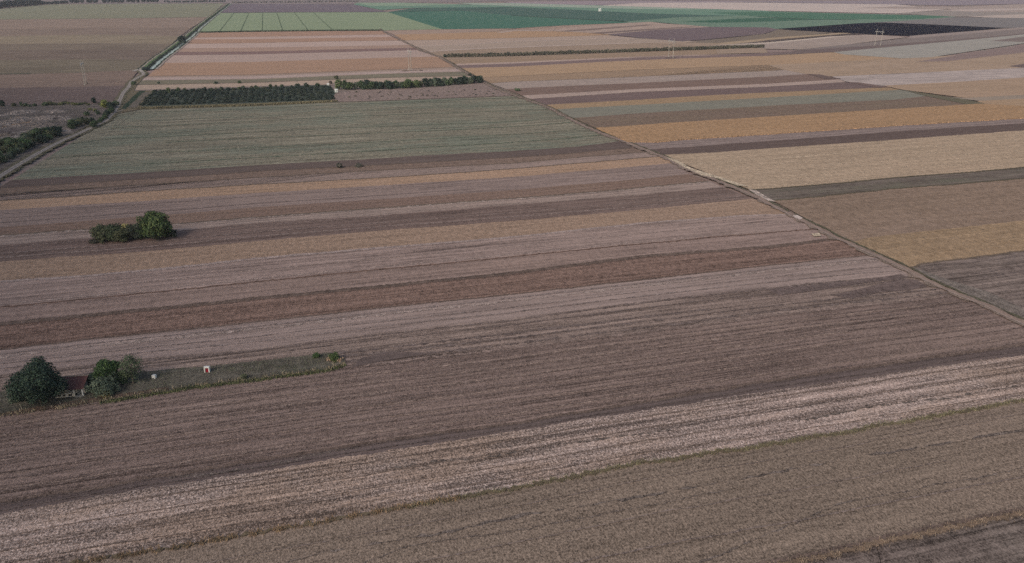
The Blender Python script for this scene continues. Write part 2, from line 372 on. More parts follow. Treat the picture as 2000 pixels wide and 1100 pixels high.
# homestead strip of rough grass
hg = fm((72,71,65),(92,88,78),(58,60,56), fa=.5, da=.5, grain=.4, streak=.2, furrow=0)
hs_top = line([(-60,790),(60,745),(275,727),(420,715),(560,700),(640,690),(672,700)], el=60, n=120)
hs_bot = line([(-60,824),(0,812),(125,796),(250,776),(375,756),(500,741),(640,722),(676,712)], el=60, n=120)
strip(hs_top, hs_bot, hg, .05, name='field')
strip(line([(-20,812),(125,788),(200,775),(330,757)], n=60), line([(-20,815),(125,797),(200,784),(330,765)], n=60), fm((70,58,52),(88,72,62),(58,52,46), grain=.3), .08)
# stubble paddock beside the orchard, orchard ground
poly([(645,200),(655,183),(700,176),(850,172),(940,162),(975,172),(1000,187),(820,194)], fm((118,104,100),(136,120,114),(96,88,84), fa=.5, grain=.45), .06)
poly([(272,214),(302,178),(500,171),(644,166),(668,196),(640,200),(500,206)], fm((66,72,66),(80,84,72),(56,62,58), grain=.3, da=.5), .05)
poly([(270,214.5),(300,208),(500,202),(640,196),(662,199),(640,201),(500,207)], fm((92,88,70),(112,104,78),(74,76,62), fa=.6, grain=.4), .09)

# ============================================================ block B: strips east of the middle track
Bl = [
 [(748,60),(865,57.5),(1000,56),(1100,50),(1225,45),(1272,43)],
 [(770,68),(880,65),(1000,61),(1090,61.5),(1180,66),(1190,67.5)],
 [(790,79),(900,77),(1000,74.5),(1120,71),(1187,69)],
 [(812,91),(900,88),(1000,81.5),(1125,77.5),(1250,75)],
 [(838,101),(920,96),(1000,92.8),(1250,84),(1375,81.5)],
 [(870,116),(1000,112.5),(1250,102),(1400,97),(1495,94)],
 [(890,125),(1000,121.5),(1250,110.5),(1400,106),(1500,103.5)],
 [(893,128),(1000,124.5),(1250,112.5),(1400,108),(1565,101)],
 [(902,133.5),(1000,130.5),(1250,117.5),(1500,109),(1625,102)],
 [(938,152.5),(1000,149),(1250,136.5),(1500,127.5),(1762,114.5)],
 [(958,163),(1000,160),(1250,150),(1500,139),(1530,137)],
 [(990,175),(1025,172),(1250,162),(1500,150),(1575,145)],
 [(1020,187),(1125,181),(1250,174),(1500,164),(1640,155.5)],
 [(1032,194),(1125,188),(1250,180),(1500,170),(1652,161)],
 [(1060,205.5),(1140,201),(1250,195),(1375,187),(1500,181),(1735,171)],
 [(1082,214),(1160,209.5),(1250,205),(1500,191),(1757,175.5)],
 [(1120,231),(1160,228),(1250,221.5),(1500,207),(1750,195),(1812,187.5)],
 [(1165,251),(1220,248),(1300,242),(1500,229.5),(1750,214),(1912,204)],
 [(1225,279),(1280,279),(1325,275),(1500,263.5),(1750,246.5),(2000,232),(2200,219)],
 [(1258,293),(1350,287),(1500,276),(1750,257),(2000,241),(2200,228)],
 [(1292,303),(1400,298),(1500,290.5),(1725,275),(2000,255),(2200,241)],
 [(1464,371),(1500,369),(1625,359),(1750,347),(1875,338),(2000,327),(2300,305)],
 [(1510,392),(1600,385),(1750,369),(1875,360),(2000,349.5),(2300,327)],
 [(1660,475),(1700,464),(1800,453),(1875,445),(2000,431),(2300,400)],
 [(1778,526),(1800,516),(1900,504),(2000,491),(2300,455)],
 [(2000,640),(2100,620),(2200,606),(2350,590)],
]
LC = [line(p, n=200, wob=.5) for p in Bl]
matsC = [
 fm((144,124,112)), fm((158,128,102),(174,138,104)), fm((154,136,124)), fm((148,132,120)), fm((140,122,107),(152,130,110)),
 fm((138,118,100),(154,128,104)), fm((160,140,130)), fm((106,90,90)), fm((157,131,106),(172,138,108),(144,124,100)),
 fm((142,120,100),(160,132,106)), fm((148,134,127),(160,144,136), streak=.16), fm((108,90,84),(126,104,92)), fm((156,138,130)),
 fm((96,81,81)), fm((136,116,94),(166,134,96),(112,96,86), fa=.7), fm((113,113,103),(124,122,108),(108,111,103)),
 fm((102,88,80),(120,100,82),(92,88,72), fa=.5, grain=.3), fm((146,118,90),(170,130,92),(132,108,86), fa=.6, da=.3, grain=.34, streak=.1, furrow=0),
 fm((124,110,107),(138,124,120), streak=.2, furrow=.3), fm((82,70,68),(94,80,78)), fm((152,133,113),(182,162,138),(144,122,104), fa=.6, grain=.26, streak=.14, furrow=.1, rows=.1),
 fm((90,83,78),(106,96,88),(76,78,66), da=.8, streak=.3), fm((120,103,90),(140,116,98),(112,98,92), fa=.4, grain=.3, furrow=.15), fm((134,114,92),(156,128,96),(122,106,88), fa=.6, grain=.32),
 fm((104,93,89),(128,116,108),(90,84,82), grain=.3, streak=.4, furrow=.5)]
for i, m in enumerate(matsC):
    if i == 17: strip(LC[i], LC[i + 1], m, 0, .5, name='field')
    else: strip(LC[i], LC[i + 1], m)
for i, wd in ((2, 1.5), (9, 1.6), (10, 1.1), (13, .8), (17, 1.2)): ribbon(LC[i], -wd / 2, wd / 2, dk, .05)
ribbon(LC[22], -.7, .9, dk2, .05); ribbon(LC[21], -1.6, 0.4, dk2, .05); ribbon(LC[24], -.6, .6, dk, .05)
furrows(LC[24], LC[25], 7, .4, 1.0, (88,79,78), 11)
furrows(LC[20], LC[21], 10, .4, .8, (172,154,132), 13)
furrows(LC[18], LC[19], 2, .5, .9, (112,100,98), 14)
pale = fm((172,156,148),(184,168,160))
ribbon(LC[3], -3, 3.5, pale, .05); ribbon(LC[4], -5, 4, pale, .05)
ribbon(line([(975,64),(1000,60.5),(1085,59),(1100,60)]), -6, 6, pale, .05)

# ============================================================ far eastern land beyond the strips
K = [
 ((150,130,112),(166,138,112),(134,120,110),[(1500,127.5),(1762,114.5),(1800,112),(2000,102),(2450,82),(2450,110),(2000,134),(1750,144),(1625,150),(1575,145),(1530,137)],0,.2),
 ((118,102,100),None,None,[(1790,121),(1840,113),(2000,88),(2300,66),(2300,80),(2000,103),(1850,120)],.06,.1),
 ((88,76,76),None,None,[(1970,130),(2000,125),(2200,112),(2200,124),(2000,133)],.06,.1),
 ((160,148,144),(176,164,158),(136,126,126),[(1625,150),(1750,144.5),(1975,134),(2000,133),(2350,110),(2350,132),(2000,152),(1875,160),(1740,170),(1652,160)],.02,.3),
 ((150,128,108),(164,136,110),(136,116,104),[(1725,168),(1875,160),(2000,152),(2300,134),(2300,160),(2000,186),(1887,192),(1760,175.5)],.04,.15),
 ((134,122,110),None,None,[(1840,189),(1887,192),(2000,186),(2300,160),(2300,170),(2000,193.5),(1912,198)],.06,.1),
 ((152,128,104),(168,136,106),None,[(1905,201),(1912,198),(2000,193.5),(2300,170),(2300,200),(2000,214),(1912,205)],.08,.1),
 ((88,74,72),None,None,[(1577,145),(1600,146),(1645,155),(1610,155)],.10,.1),
 ((96,80,78),None,None,[(1655,161),(1680,162),(1742,171.5),(1712,172)],.10,.1),
 ((82,80,66),None,None,[(1757,175),(1800,182),(1880,194),(1925,203),(1890,205),(1812,189)],.10,.1),
 ((140,138,132),None,None,[(1650,107),(1762,114.5),(1820,112),(2000,85),(2200,62),(2200,55),(2000,66),(1887,78.5),(1625,102)],.0,.2),
 ((106,96,94),None,None,[(1934,80.5),(2000,72),(2200,58),(2200,62),(2000,82.5)],.06,.1),
 ((94,82,82),None,None,[(1500,109),(1566,98),(1700,90),(1887,76),(2000,66),(2200,50),(2200,54),(2000,67.5),(1887,78.5),(1625,102.5)],.06,.1),
 ((112,103,101),None,None,[(1550,99),(1650,88),(1775,75),(1887,67),(2000,57),(2200,46),(2200,51),(2000,66),(1887,76),(1700,90),(1566,98.5)],.02,.1),
 ((148,134,126),(160,144,134),(132,122,120),[(1418,90),(1500,83),(1625,72),(1700,68.5),(1775,73),(1650,88),(1560,97.5),(1500,96)],.03,.25),
 ((176,162,150),None,None,[(1375,90),(1500,83),(1620,72),(1675,69),(1620,74.5),(1500,86)],.08,.1),
 ((84,74,74),None,None,[(1430,87),(1500,79.5),(1675,65.5),(1700,66),(1620,70.5),(1500,82)],.06,.1),
 ((148,130,108),None,None,[(1375,85),(1500,74.5),(1640,64.5),(1665,65.5),(1500,79),(1430,88)],.04,.1),
 ((104,94,84),None,None,[(1340,83),(1375,80),(1500,66),(1520,57),(1550,59),(1625,64.5),(1500,75),(1400,85)],.05,.15),
 ((92,80,86),None,None,[(1188,68),(1280,59),(1387,53),(1500,54),(1520,58),(1490,67),(1375,78),(1330,81),(1255,75)],.08,.1),
 ((150,132,122),None,None,[(1190,67.5),(1130,63),(1080,61.5),(1100,55),(1225,45),(1272,43),(1300,47),(1400,51),(1390,53),(1280,59)],.0,.3),
 ((104,90,86),None,None,[(1095,61),(1225,51.5),(1262,48.5),(1280,49),(1160,59),(1110,62)],.06,.1),
 ((100,86,84),None,None,[(1150,65),(1250,58),(1350,52.5),(1365,52.5),(1260,60),(1175,66.5)],.06,.1),
 ((140,122,107),None,None,[(1375,81.5),(1490,94),(1500,103.5),(1400,106),(1400,97),(1350,90),(1250,84)],-.05,.1),
 ((134,122,118),None,None,[(1777,70.5),(1900,61),(2000,53.5),(2200,42),(2200,46),(2000,57),(1887,67),(1775,76)],.05,.1),
 ((16,16,30),(20,20,36),None,[(1516,57),(1590,52),(1675,46),(1720,44.5),(1800,47.5),(1960,55),(1880,62),(1777,70.7),(1675,66),(1550,60)],.12,.08),
 ((108,106,108),(118,114,112),None,[(1700,44.8),(1780,40),(1862,34),(1930,35),(2000,36),(2500,40),(2500,40),(2000,54.5),(1960,55),(1800,48)],.04,.12),
 ((96,116,100),(106,124,106),(88,104,96),[(1225,45),(1217,41),(1300,34),(1400,27),(1500,22),(1600,25),(1875,32),(1862,34),(1780,40),(1700,45),(1675,46),(1590,52),(1516,57),(1387,53),(1272,43)],0,.2),
 ((56,88,72),(64,96,80),None,[(1330,43),(1440,37),(1500,35),(1610,38.5),(1500,42.5),(1400,45)],.06,.1),
 ((66,98,80),None,None,[(1380,25),(1500,23.5),(1600,25.5),(1860,32.5),(1800,37),(1600,39),(1500,34)],.05,.1),
 ((64,88,80),(74,98,88),None,[(757,24),(800,17),(875,15),(1000,14),(1125,19.5),(1250,26),(1375,30),(1440,31),(1330,34),(1225,42),(1000,31),(900,21)],.04,.1),
 ((64,98,84),(74,106,90),(62,90,82),[(757,24),(900,21),(1000,31),(1225,43),(1225,45),(1100,50),(1000,56),(865,57.5),(862,57)],.03,.12),
 ((120,131,106),(132,142,115),(112,122,101),[(388,63.5),(430,26),(600,24.5),(757,24),(862,57),(865,57.5),(748,60),(500,62)],.02,.12),
 ((94,86,98),(102,94,104),None,[(432,25.5),(451,8),(560,8.5),(690,9),(757,24),(600,24.5)],.02,.08),
 ((92,118,102),None,None,[(690,9),(700,5.5),(850,7),(925,9.5),(1000,8),(1175,11),(1500,21),(1500,31),(1440,31),(1375,30),(1250,26),(1125,19.5),(1000,14),(800,16),(745,20)],0,.15),
 ((118,134,114),None,None,[(692,6),(780,5.5),(900,9),(800,12),(725,12)],.06,.1),
 ((132,142,128),None,None,[(890,6),(1000,6.5),(1175,11),(1400,19),(1250,18),(1000,12),(925,9.5)],.06,.1),
 ((182,168,162),(194,180,172),None,[(1175,11),(1250,6),(1400,5),(1500,5.5),(1750,9),(1850,19),(1750,27),(1500,21.5)],.03,.2),
 ((146,132,126),None,None,[(1670,16),(1750,13),(1880,14),(2000,8),(2400,0),(2400,20),(2000,24),(1900,24),(1850,19)],.05,.2),
 ((130,122,118),None,None,[(1750,27),(1850,20),(2000,23),(2400,18),(2400,30),(2000,28),(1890,33),(1862,33)],.02,.2),
 ((168,154,146),None,None,[(1890,33),(1950,30),(2000,28),(2400,26),(2400,32),(2000,36),(1930,35)],.06,.1),
 ((168,154,148),None,None,[(1830,21.5),(1900,18),(2000,16.5),(2300,12),(2300,15),(2000,20),(1900,22.5)],.08,.1),
 ((130,118,126),None,None,[(980,4),(1250,1.5),(1700,2.5),(1700,4),(1400,5),(1250,6),(1175,10.5),(1000,7)],.01,.2),
 ((122,112,122),None,None,[(1480,3),(1800,1),(2000,.5),(2300,-6),(2300,2),(2000,8),(1850,11),(1700,8),(1500,5)],.01,.2),
]
for i, (base, fl, dm, pts, z, st) in enumerate(K): poly(pts, fm(base, fl, dm, grain=.16, streak=st, furrow=st * .5), z + .05 + i * .004)
# tramlines across the pale green field
tl = fm((70,84,66))
for a, b in (((457,26),(428,62.5)),((486,26),(470,62)),((513,26),(512,61.5)),((541,26),(552,61)),((575,25),(602,60.5)),((612,25),(650,60))):
    ribbon(line([a, b], n=20, wob=.1), -.7, .7, tl, .45)
bdark = fm((58,66,58))
ribbon(line([(1000,31),(1112,37),(1225,43)]), -4, 4, bdark, .45); ribbon(line([(757,24),(900,21),(1000,14.3)]), -3, 3, bdark, .45)
ribbon(line([(432,25.5),(600,24.5),(757,24)]), -5, 5, bdark, .45); ribbon(line([(1480,33),(1590,38.5),(1675,39.5)]), -4, 4, bdark, .45)
far = fm((120,110,112),(136,124,120),(98,94,98), grain=.1, streak=.4, da=.8)
poly([(451,8),(690,8.5),(692,5.5),(900,5),(1000,2),(2000,-3),(2600,-10),(2600,-28),(-600,-28),(-600,2),(200,7.5),(437,6.5)], far, -.2)

# ============================================================ block C: west of the canal
strip(line([(-300,30),(0,18),(60,12),(100,9),(250,7.5),(437,7)], n=100), line([(-300,42),(0,38.5),(200,36.5),(300,35),(409,34)], n=100), fm((112,114,96),(122,124,102),(104,112,102), grain=.14, streak=.12), 0)
WB = [[(-300,42),(0,38.5),(200,36.5),(300,35),(408,34)], [(-300,60),(0,57),(200,55),(375,54)], [(-300,76),(0,71),(200,68),(352,71)], [(-300,88),(0,86),(200,85),(335,86)],
 [(-300,104),(0,99),(200,97),(320,99)], [(-300,124),(0,118),(200,116),(297,118)], [(-300,150),(0,146),(150,143),(272,137)]]
WL = [line(p, n=100) for p in WB]
for i, c in enumerate(((122,107,98), (112,99,91), (119,109,94), (100,91,82), (94,84,78), (96,90,79))): strip(WL[i], WL[i + 1], fm(c, da=.6, fa=.5, streak=.28, grain=.22))
strip(line([(-300,150),(0,146),(150,143),(272,137)], n=100), line([(-300,170),(0,172),(150,170),(246,168)], n=100), fm((112,97,90),(126,106,94),(100,90,84), streak=.25, grain=.26), 0)
strip(line([(-300,170),(0,172),(150,170),(246,168)], n=100, wob=0), line([(-300,215),(0,206),(150,204),(232,204)], n=100), fm((92,80,80),(104,90,86),(86,78,74), streak=.25, grain=.26), 0)
ribbon(line([(-300,42),(0,38.5),(200,36.5),(300,35),(405,34)], n=100), -3.5, 3, fm((62,66,60)), .1)
ribbon(line([(-200,149),(0,145.5),(60,144.5)], n=60), -3, 3, fm((66,70,60)), .1)
poly([(-300,215),(0,206),(150,204),(232,204),(220,222),(165,250),(100,282),(50,310),(0,335),(-60,380),(-300,420)], fm((84,78,78),(112,104,100),(66,68,60), fa=.6, da=.7, grain=.5, streak=.3), .0)
poly([(-60,268),(0,262),(50,256),(60,262),(40,276),(0,282),(-60,290)], fm((100,96,94),(150,142,134),(70,66,60), fa=.9, grain=.9), .05)
ribbon(line([(-40,254),(0,250),(20,245),(50,240),(75,238)], n=60), -1.6, 1.2, fm((138,112,88),(164,144,120), grain=.7), .08, jit=.8)
ribbon(line([(-40,246),(0,242),(40,237),(90,231)], n=60), -1.5, 1.2, fm((58,52,54)), .09, jit=.9)
ribbon(line([(100,232),(113,231)], n=10), -2, 2, fm((52,46,48)), .09, jit=.6)
poly([(-60,300),(0,276),(50,272),(45,283),(0,300),(-60,330)], fm((84,74,70)), .06)
# heaped rubble and spoil of the wasteland, with real relief
def heaps(x0, x1, y0, y1, nx, ny, amp, mat):
    vs = []; fs = []
    for j in range(ny + 1):
        for i in range(nx + 1):
            p = at(x0 + (x1 - x0) * i / nx, y0 + (y1 - y0) * j / ny); e = min(1, 4 * min(i / nx, 1 - i / nx, j / ny, 1 - j / ny))
            hgt = max(0, noise.noise(Vector((p.x * .06, p.y * .05, 0))) + .5 * abs(noise.noise(Vector((p.x * .22, p.y * .2, 4)))) + .2 * noise.noise(Vector((p.x * .8, p.y * .8, 6))) + .05)
            vs.append((p.x, p.y, .02 + amp * e * hgt))
    for j in range(ny):
        for i in range(nx):
            a = j * (nx + 1) + i; fs.append((a, a + nx + 1, a + nx + 2, a + 1))
    return tag(link('rubble_ground', mesh('rubble_ground', vs, fs), mat), kind='structure')
rub = fm((106,99,96),(168,158,152),(70,66,64), fa=.7, da=.8, grain=.7, streak=.3); heaps(-90, 150, 212, 262, 190, 90, 2.6, rub); heaps(-90, 62, 258, 288, 130, 60, 2.2, fm((100,92,88),(170,160,152),(66,60,56), fa=.8, da=.8, grain=.9))
# rough verge between canal bridge, track and orchard
poly([(282,140),(290,143),(268,166),(262,178),(300,178),(272,214),(228,223),(215,232),(208,240),(216,226),(236,198),(246,178),(262,160)], fm((90,84,70),(112,100,78),(74,76,62), grain=.4, streak=.2), .08)
ribbon(line([(280,178),(262,194),(240,214)], n=30), -3.0, 2.5, fm((52,62,52),(66,76,60)), .14)
ribbon(line([(288,181),(272,196),(258,211)], n=30), -3.0, 3, fm((88,84,78)), .15)

# ============================================================ canal with its banks
cw = line([(294,136),(312,120),(333,104),(350,91),(377,69.5),(401,47.5),(436,19.5),(451,7.5)], n=260, wob=.35)
wm, t_, p_ = new_mat('water'); p_.inputs['Base Color'].default_value = (.26, .30, .30, 1); p_.inputs['Roughness'].default_value = .06; p_.inputs['IOR'].default_value = 1.33
bn = t_.nodes.new('ShaderNodeBump'); nn_ = t_.nodes.new('ShaderNodeTexNoise'); nn_.inputs['Scale'].default_value = 1.2; bn.inputs['Strength'].default_value = .05
t_.links.new(nn_.outputs[0], bn.inputs['Height']); t_.links.new(bn.outputs[0], p_.inputs['Normal'])
ribbon(cw, -2.3, 2.5, wm, .2, name='canal_water', jit=.3)
bank = fm((84,100,72),(104,116,82),(70,84,64), grain=.3); bankd = fm((48,58,50),(62,72,56)); trk = fm((140,130,124),(156,146,138), grain=.2)
ribbon(cw, 1.6, 6.5, bankd, .16, name='bank', jit=.2); ribbon(cw, 6.0, 12.0, bank, .15, name='bank', jit=.1)
ribbon(cw, 11.6, 13.4, trk, .18, name='track', jit=.1); ribbon(cw, 13.2, 15.6, bankd, .14, name='bank', jit=.3)
ribbon(cw, -4.6, -1.5, bankd, .16, name='bank', jit=.3); ribbon(cw, -7.4, -4.4, trk, .15, name='track', jit=.2)

# ============================================================ tracks
road = fm((118,112,110),(136,130,126),(102,98,96), grain=.2, streak=0, furrow=0); verge = fm((84,82,70),(104,98,80),(68,70,58), fa=.6, grain=.5, streak=0, furrow=0)
rutm = fm((146,142,138),(160,154,150), grain=.2, streak=0, furrow=0)
lt = line([(272,137),(279,142),(281,146),(270,152),(257,160),(251,171),(241,182),(233,198),(231,207),(222,220),(207,237),(175,252),(150,264),(124,275),(100,287),(62,308),(25,330),(0,346),(-70,395),(-200,480)], n=200, wob=.15)
ribbon(lt, -4.2, 4.0, verge, .18, name='track', jit=.3); ribbon(lt, -1.7, 1.7, road, .21, name='track', jit=.08)
ribbon(lt, -1.35, -.6, rutm, .24, name='track', jit=.2); ribbon(lt, .55, 1.3, rutm, .24, name='track', jit=.2)
ribbon(line([(238,216),(229,219),(222,223)], n=10), -1, 1, road, .25, name='track')
ribbon(line([(262,140),(272,136),(278,141)], n=10), -2, 2, rutm, .25, name='track')
RP = [(742,56),(755,65),(777,76),(804,89),(822,99),(860,112),(890,130),(925,150),(962,170),(1000,184.5),(1030,195),(1075,212),(1107,229),(1140,246),(1175,261),(1217,276),(1242,286),(1275,299),(1300,309),(1337,329),(1390,349),(1445,371),(1475,384),(1500,398),(1557,426),(1600,447),(1630,464),(1675,484),(1712,501),(1765,524),(1812,549),(1875,577),(1925,597),(2000,634),(2120,690),(2400,820)]
rt = line(RP, n=300, wob=.2)
v2 = fm((108,96,89),(130,115,104),(92,86,76), fa=.6, grain=.5, streak=0, furrow=0)
ribbon(rt, -2.6, 2.2, v2, .12, name='track', jit=.6)
dirt = fm((124,107,99),(142,124,114),(108,95,88), grain=.25, streak=0, furrow=0)
ribbon(rt, -1.4, 1.2, dirt, .18, name='track', jit=.3)
gv = fm((66,66,54),(84,82,60),(56,58,48), grain=.4, streak=0, furrow=0)
ribbon(rt[190:], 1.7, 2.9, gv, .2, name='track', jit=.5)
ribbon(rt[:420], -.2, .5, gv, .21, name='track', jit=.6)
ribbon(rt, -1.4, -.7, fm((136,122,117),(150,136,130)), .22, name='track', jit=.3)
# worn, pale straw strewn beside the track; light spills
straw = fm((164,150,130),(196,182,160),(130,114,100), fa=.9, grain=.6, streak=0, furrow=0)
poly([(1300,308),(1322,314),(1350,330),(1385,341),(1420,352),(1462,366),(1440,364),(1400,350),(1370,344),(1335,328)], straw, .26)
poly([(1548,423),(1557,422),(1568,428),(1562,431),(1552,427)], fm((186,172,166),(200,188,180)), .28)
poly([(1584,459),(1600,457),(1604,463),(1590,464)], straw, .26)
poly([(1462,372),(1475,373),(1500,388),(1515,396),(1500,394),(1480,384)], fm((150,138,130),(190,176,168), fa=.8, grain=.6), .27)
poly([(1775,520),(1850,548),(1930,572),(2000,606),(2000,625),(1900,585),(1830,552)], fm((98,92,88),(120,112,106),(84,82,78), grain=.5), .14)
poly([(1965,172),(1000,187)][1:] + [(960,168),(978,176),(1012,190)], v2, .1)

# ============================================================ vegetation
def crown_mesh(name, blobs, n, leaf, seed, thin=.35):
    """leaf clumps: many small quads through the volume of overlapping lobes (leaves denser near the outside)"""
    rg = random.Random(seed); vs = []; fs = []
    tot = sum(b[1][0] * b[1][1] * b[1][2] for b in blobs)
    for (c, r) in blobs:
        m = int(n * r[0] * r[1] * r[2] / tot)
        for _ in range(m):
            d = Vector((rg.gauss(0, 1), rg.gauss(0, 1), rg.gauss(0, 1))).normalized()
            k = rg.uniform(thin, 1.0) ** .5
            bump = 1 + .38 * noise.noise(Vector((d.x * 2.3 + c[0], d.y * 2.3 + c[1], d.z * 2.3 + seed)))
            p = Vector((c[0] + d.x * r[0] * k * bump, c[1] + d.y * r[1] * k * bump, c[2] + d.z * r[2] * k * bump))
            if p.z < .1: p.z = .1 + rg.random() * .3
            nrm = (d + Vector((rg.gauss(0, .7), rg.gauss(0, .7), rg.gauss(.25, .7)))).normalized()
            x = nrm.orthogonal().normalized(); y = nrm.cross(x); a = rg.uniform(0, 6.28)
            x, y = x * math.cos(a) + y * math.sin(a), y * math.cos(a) - x * math.sin(a)
            s = leaf * rg.uniform(.6, 1.3); q = len(vs)
            vs += [tuple(p - x * s - y * s * .55), tuple(p + x * s * .3 - y * s * .7), tuple(p + x * s + y * s * .5), tuple(p - x * s * .4 + y * s * .75)]
            fs.append((q, q + 1, q + 2, q + 3))
    return mesh(name, vs, fs)
def trunk_mesh(h, r, seed, limbs=5, spread=.5):
    rg = random.Random(seed); m = MB(); top = Vector((rg.uniform(-.1, .1) * h, rg.uniform(-.1, .1) * h, h * .55))
    m.tube((0, 0, -.1), top * .5, r * 1.25, r * .85); m.tube(top * .5, top, r * .85, r * .5)
    for i in range(limbs):
        a = 6.28 * i / limbs + rg.random(); b = top * rg.uniform(.55, 1); L_ = h * rg.uniform(.25, .42)
        e = b + Vector((math.cos(a) * L_ * spread * 1.3, math.sin(a) * L_ * spread * 1.3, L_ * .75)); m.tube(b, e, r * .42, r * .12, 5)
        m.tube(b.lerp(e, .5), b.lerp(e, .5) + Vector((math.cos(a + 1) * L_ * .4, math.sin(a + 1) * L_ * .4, L_ * .4)), r * .22, r * .07, 4)
    return mesh('trunk', m.v, m.f)
def lobes(w, h, seed, k=7, base=.25, squash=1.0):
    rg = random.Random(seed); out = [((0, 0, h * (base + (1 - base) * .5)), (w * .40, w * .40 * squash, h * (1 - base) * .46))]
    for i in range(k):
        a = 6.283 * (i + rg.random() * .6) / k; rr = w * rg.uniform(.12, .26); z = h * rg.uniform(base + .1, .82)
        q = w * .5 - rr; out.append(((math.cos(a) * q, math.sin(a) * q * squash, z), (rr, rr, rr * rg.uniform(.7, 1))))
    for i in range(3): out.append(((rg.uniform(-.15, .15) * w, rg.uniform(-.15, .15) * w, h * rg.uniform(.78, .86)), (w * .17, w * .17, h * .14)))
    return out
bark = pm((82,74,66), .9)
G_dark = leafmat((22,36,32),(34,52,42),(48,66,46)); G_green = leafmat((34,54,28),(54,80,38),(82,102,50)); G_mid = leafmat((34,50,32),(54,74,44),(78,96,58))
G_olive = leafmat((44,50,34),(66,72,46),(92,94,60)); G_yel = leafmat((92,88,44),(124,116,58),(146,134,76)); G_grey = leafmat((44,56,46),(66,80,62),(88,98,76))
G_orch = leafmat((26,36,32),(38,52,44),(54,66,52)); G_bl = leafmat((22,34,40),(32,48,50),(46,62,58))
def tree(name, px, py, wdt, h, mat, label, cat='tree', n=1500, leaf=.2, seed=1, base=.25, r=None, group=None, squash=1.0, rz=0):
    p = at(px, py); e = empty(name, (p.x, p.y, 0), rz); tag(e, label, cat, group)
    link('trunk', trunk_mesh(h, r or max(.06, h * .03), seed), bark, e)
    link('crown', crown_mesh('crown', lobes(wdt, h, seed, base=base, squash=squash), n, leaf, seed), mat, e)
    return e
# single trees and bushes of the homestead
tree('broad_tree', 81, 787, 14.4, 11.2, G_dark, 'large dark green broad-crowned tree half covering the red-roofed house', n=14500, leaf=.23, seed=3, base=.06, r=.35)
tree('fruit_tree', 214, 752, 7.4, 7.6, G_green, 'bright green round-topped tree right of the red-roofed house', n=6000, leaf=.19, seed=5, base=.2, r=.15)
tree('fruit_tree', 204, 768, 8.6, 4.6, G_grey, 'low grey-green tree in front of the bright green round one', n=3600, leaf=.18, seed=8, base=.12)
tree('fruit_tree', 261, 750, 7.0, 9.0, leafmat((44,56,40),(66,80,54),(88,100,66)), 'loose thin-leaved grey-green tree, rightmost of the trees by the house', n=2000, leaf=.17, seed=11, base=.15)
tree('fruit_tree', 243, 750, 3.6, 4.2, G_mid, 'small mid-green tree between the bright green tree and the thin-leaved one', n=1500, leaf=.17, seed=14, base=.1)
tree('fruit_tree', 182, 755, 4.0, 3.9, leafmat((32,48,38),(48,66,50),(64,80,58)), 'small dull green tree touching the right end of the red roof', n=2000, leaf=.17, seed=15, base=.08)
tree('bush', 40, 782, 5.6, 2.8, G_grey, 'low grey-green bush at the left foot of the large dark tree', 'bush', n=1700, leaf=.17, seed=17, base=.02)
tree('bush', 208, 776, 3.6, 1.7, leafmat((66,64,42),(92,86,52),(112,98,56)), 'low yellowish bush in front of the trees right of the house', 'bush', n=700, leaf=.14, seed=18, base=.02)
tree('bush', 618, 700, 2.5, 1.9, G_green, 'small green bush, left of the pair at the east end of the grass strip', 'bush', n=700, leaf=.13, seed=19, base=.05)
tree('bush', 652, 706, 3.6, 2.6, leafmat((44,58,30),(72,92,42),(100,116,56)), 'fuller yellow-green bush, right of the pair at the east end of the strip', 'bush', n=1200, leaf=.13, seed=20, base=.05)
tree('bush', 477, 741, 2.2, 1.7, leafmat((60,66,48),(84,90,62),(104,106,72)), 'small pale green bush at the strip edge right of the red-door outhouse', 'bush', n=500, leaf=.12, seed=22, base=.02)
# thicket in the middle of the strips
tree('round_tree', 308, 467, 16.5 * .86, 12.0, leafmat((32,50,26),(52,74,36),(86,98,48)), 'tall bright green round tree at the right end of the thicket', n=7500, leaf=.33, seed=31, base=.04, r=.3)
tree('bush', 203, 471, 9.5, 6.6, leafmat((38,46,32),(56,64,42),(78,82,54)), 'dark olive bush at the left end of the thicket in the fields', 'bush', n=3200, leaf=.28, seed=32, base=.0)
tree('bush', 224, 470, 9.0, 7.0, leafmat((30,42,28),(46,58,38),(62,74,46)), 'dark green bush, second from the left end of the thicket', 'bush', n=3000, leaf=.28, seed=33, base=.0)
tree('bush', 238, 473, 7.0, 5.6, G_olive, 'olive bush standing in front of the yellowish bush of the thicket', 'bush', n=2200, leaf=.26, seed=34, base=.0)
tree('bush', 249, 467, 5.6, 6.9, G_yel, 'yellowish thin bush in the middle of the thicket', 'bush', n=1500, leaf=.26, seed=35, base=.0)
tree('bush', 266, 467, 8.0, 6.8, leafmat((34,42,34),(50,58,46),(66,74,54)), 'greyish dark bush between the yellowish bush and the tall round tree', 'bush', n=2600, leaf=.28, seed=36, base=.0)
tree('bush', 281, 466, 6.6, 5.8, G_mid, 'dark green bush touching the left of the tall round tree', 'bush', n=2000, leaf=.26, seed=37, base=.0)
tree('bush', 333, 461, 6.0, 3.0, leafmat((34,42,32),(52,60,44),(68,72,52)), 'low dark bush at the right foot of the tall round tree', 'bush', n=1400, leaf=.24, seed=38, base=.0)
tree('bush', 185, 474, 5.0, 1.6, leafmat((40,40,34),(58,56,46),(72,68,54)), 'low dark scrub at the left foot of the thicket', 'bush', n=900, leaf=.2, seed=39, base=.0)
tree('bush', 663, 328, 4.0, 3.0, leafmat((60,58,50),(76,74,64),(88,84,74)), 'small grey-green bush beside the dark ploughed strip, left of two', 'bush', n=1100, leaf=.26, seed=40, base=.0)
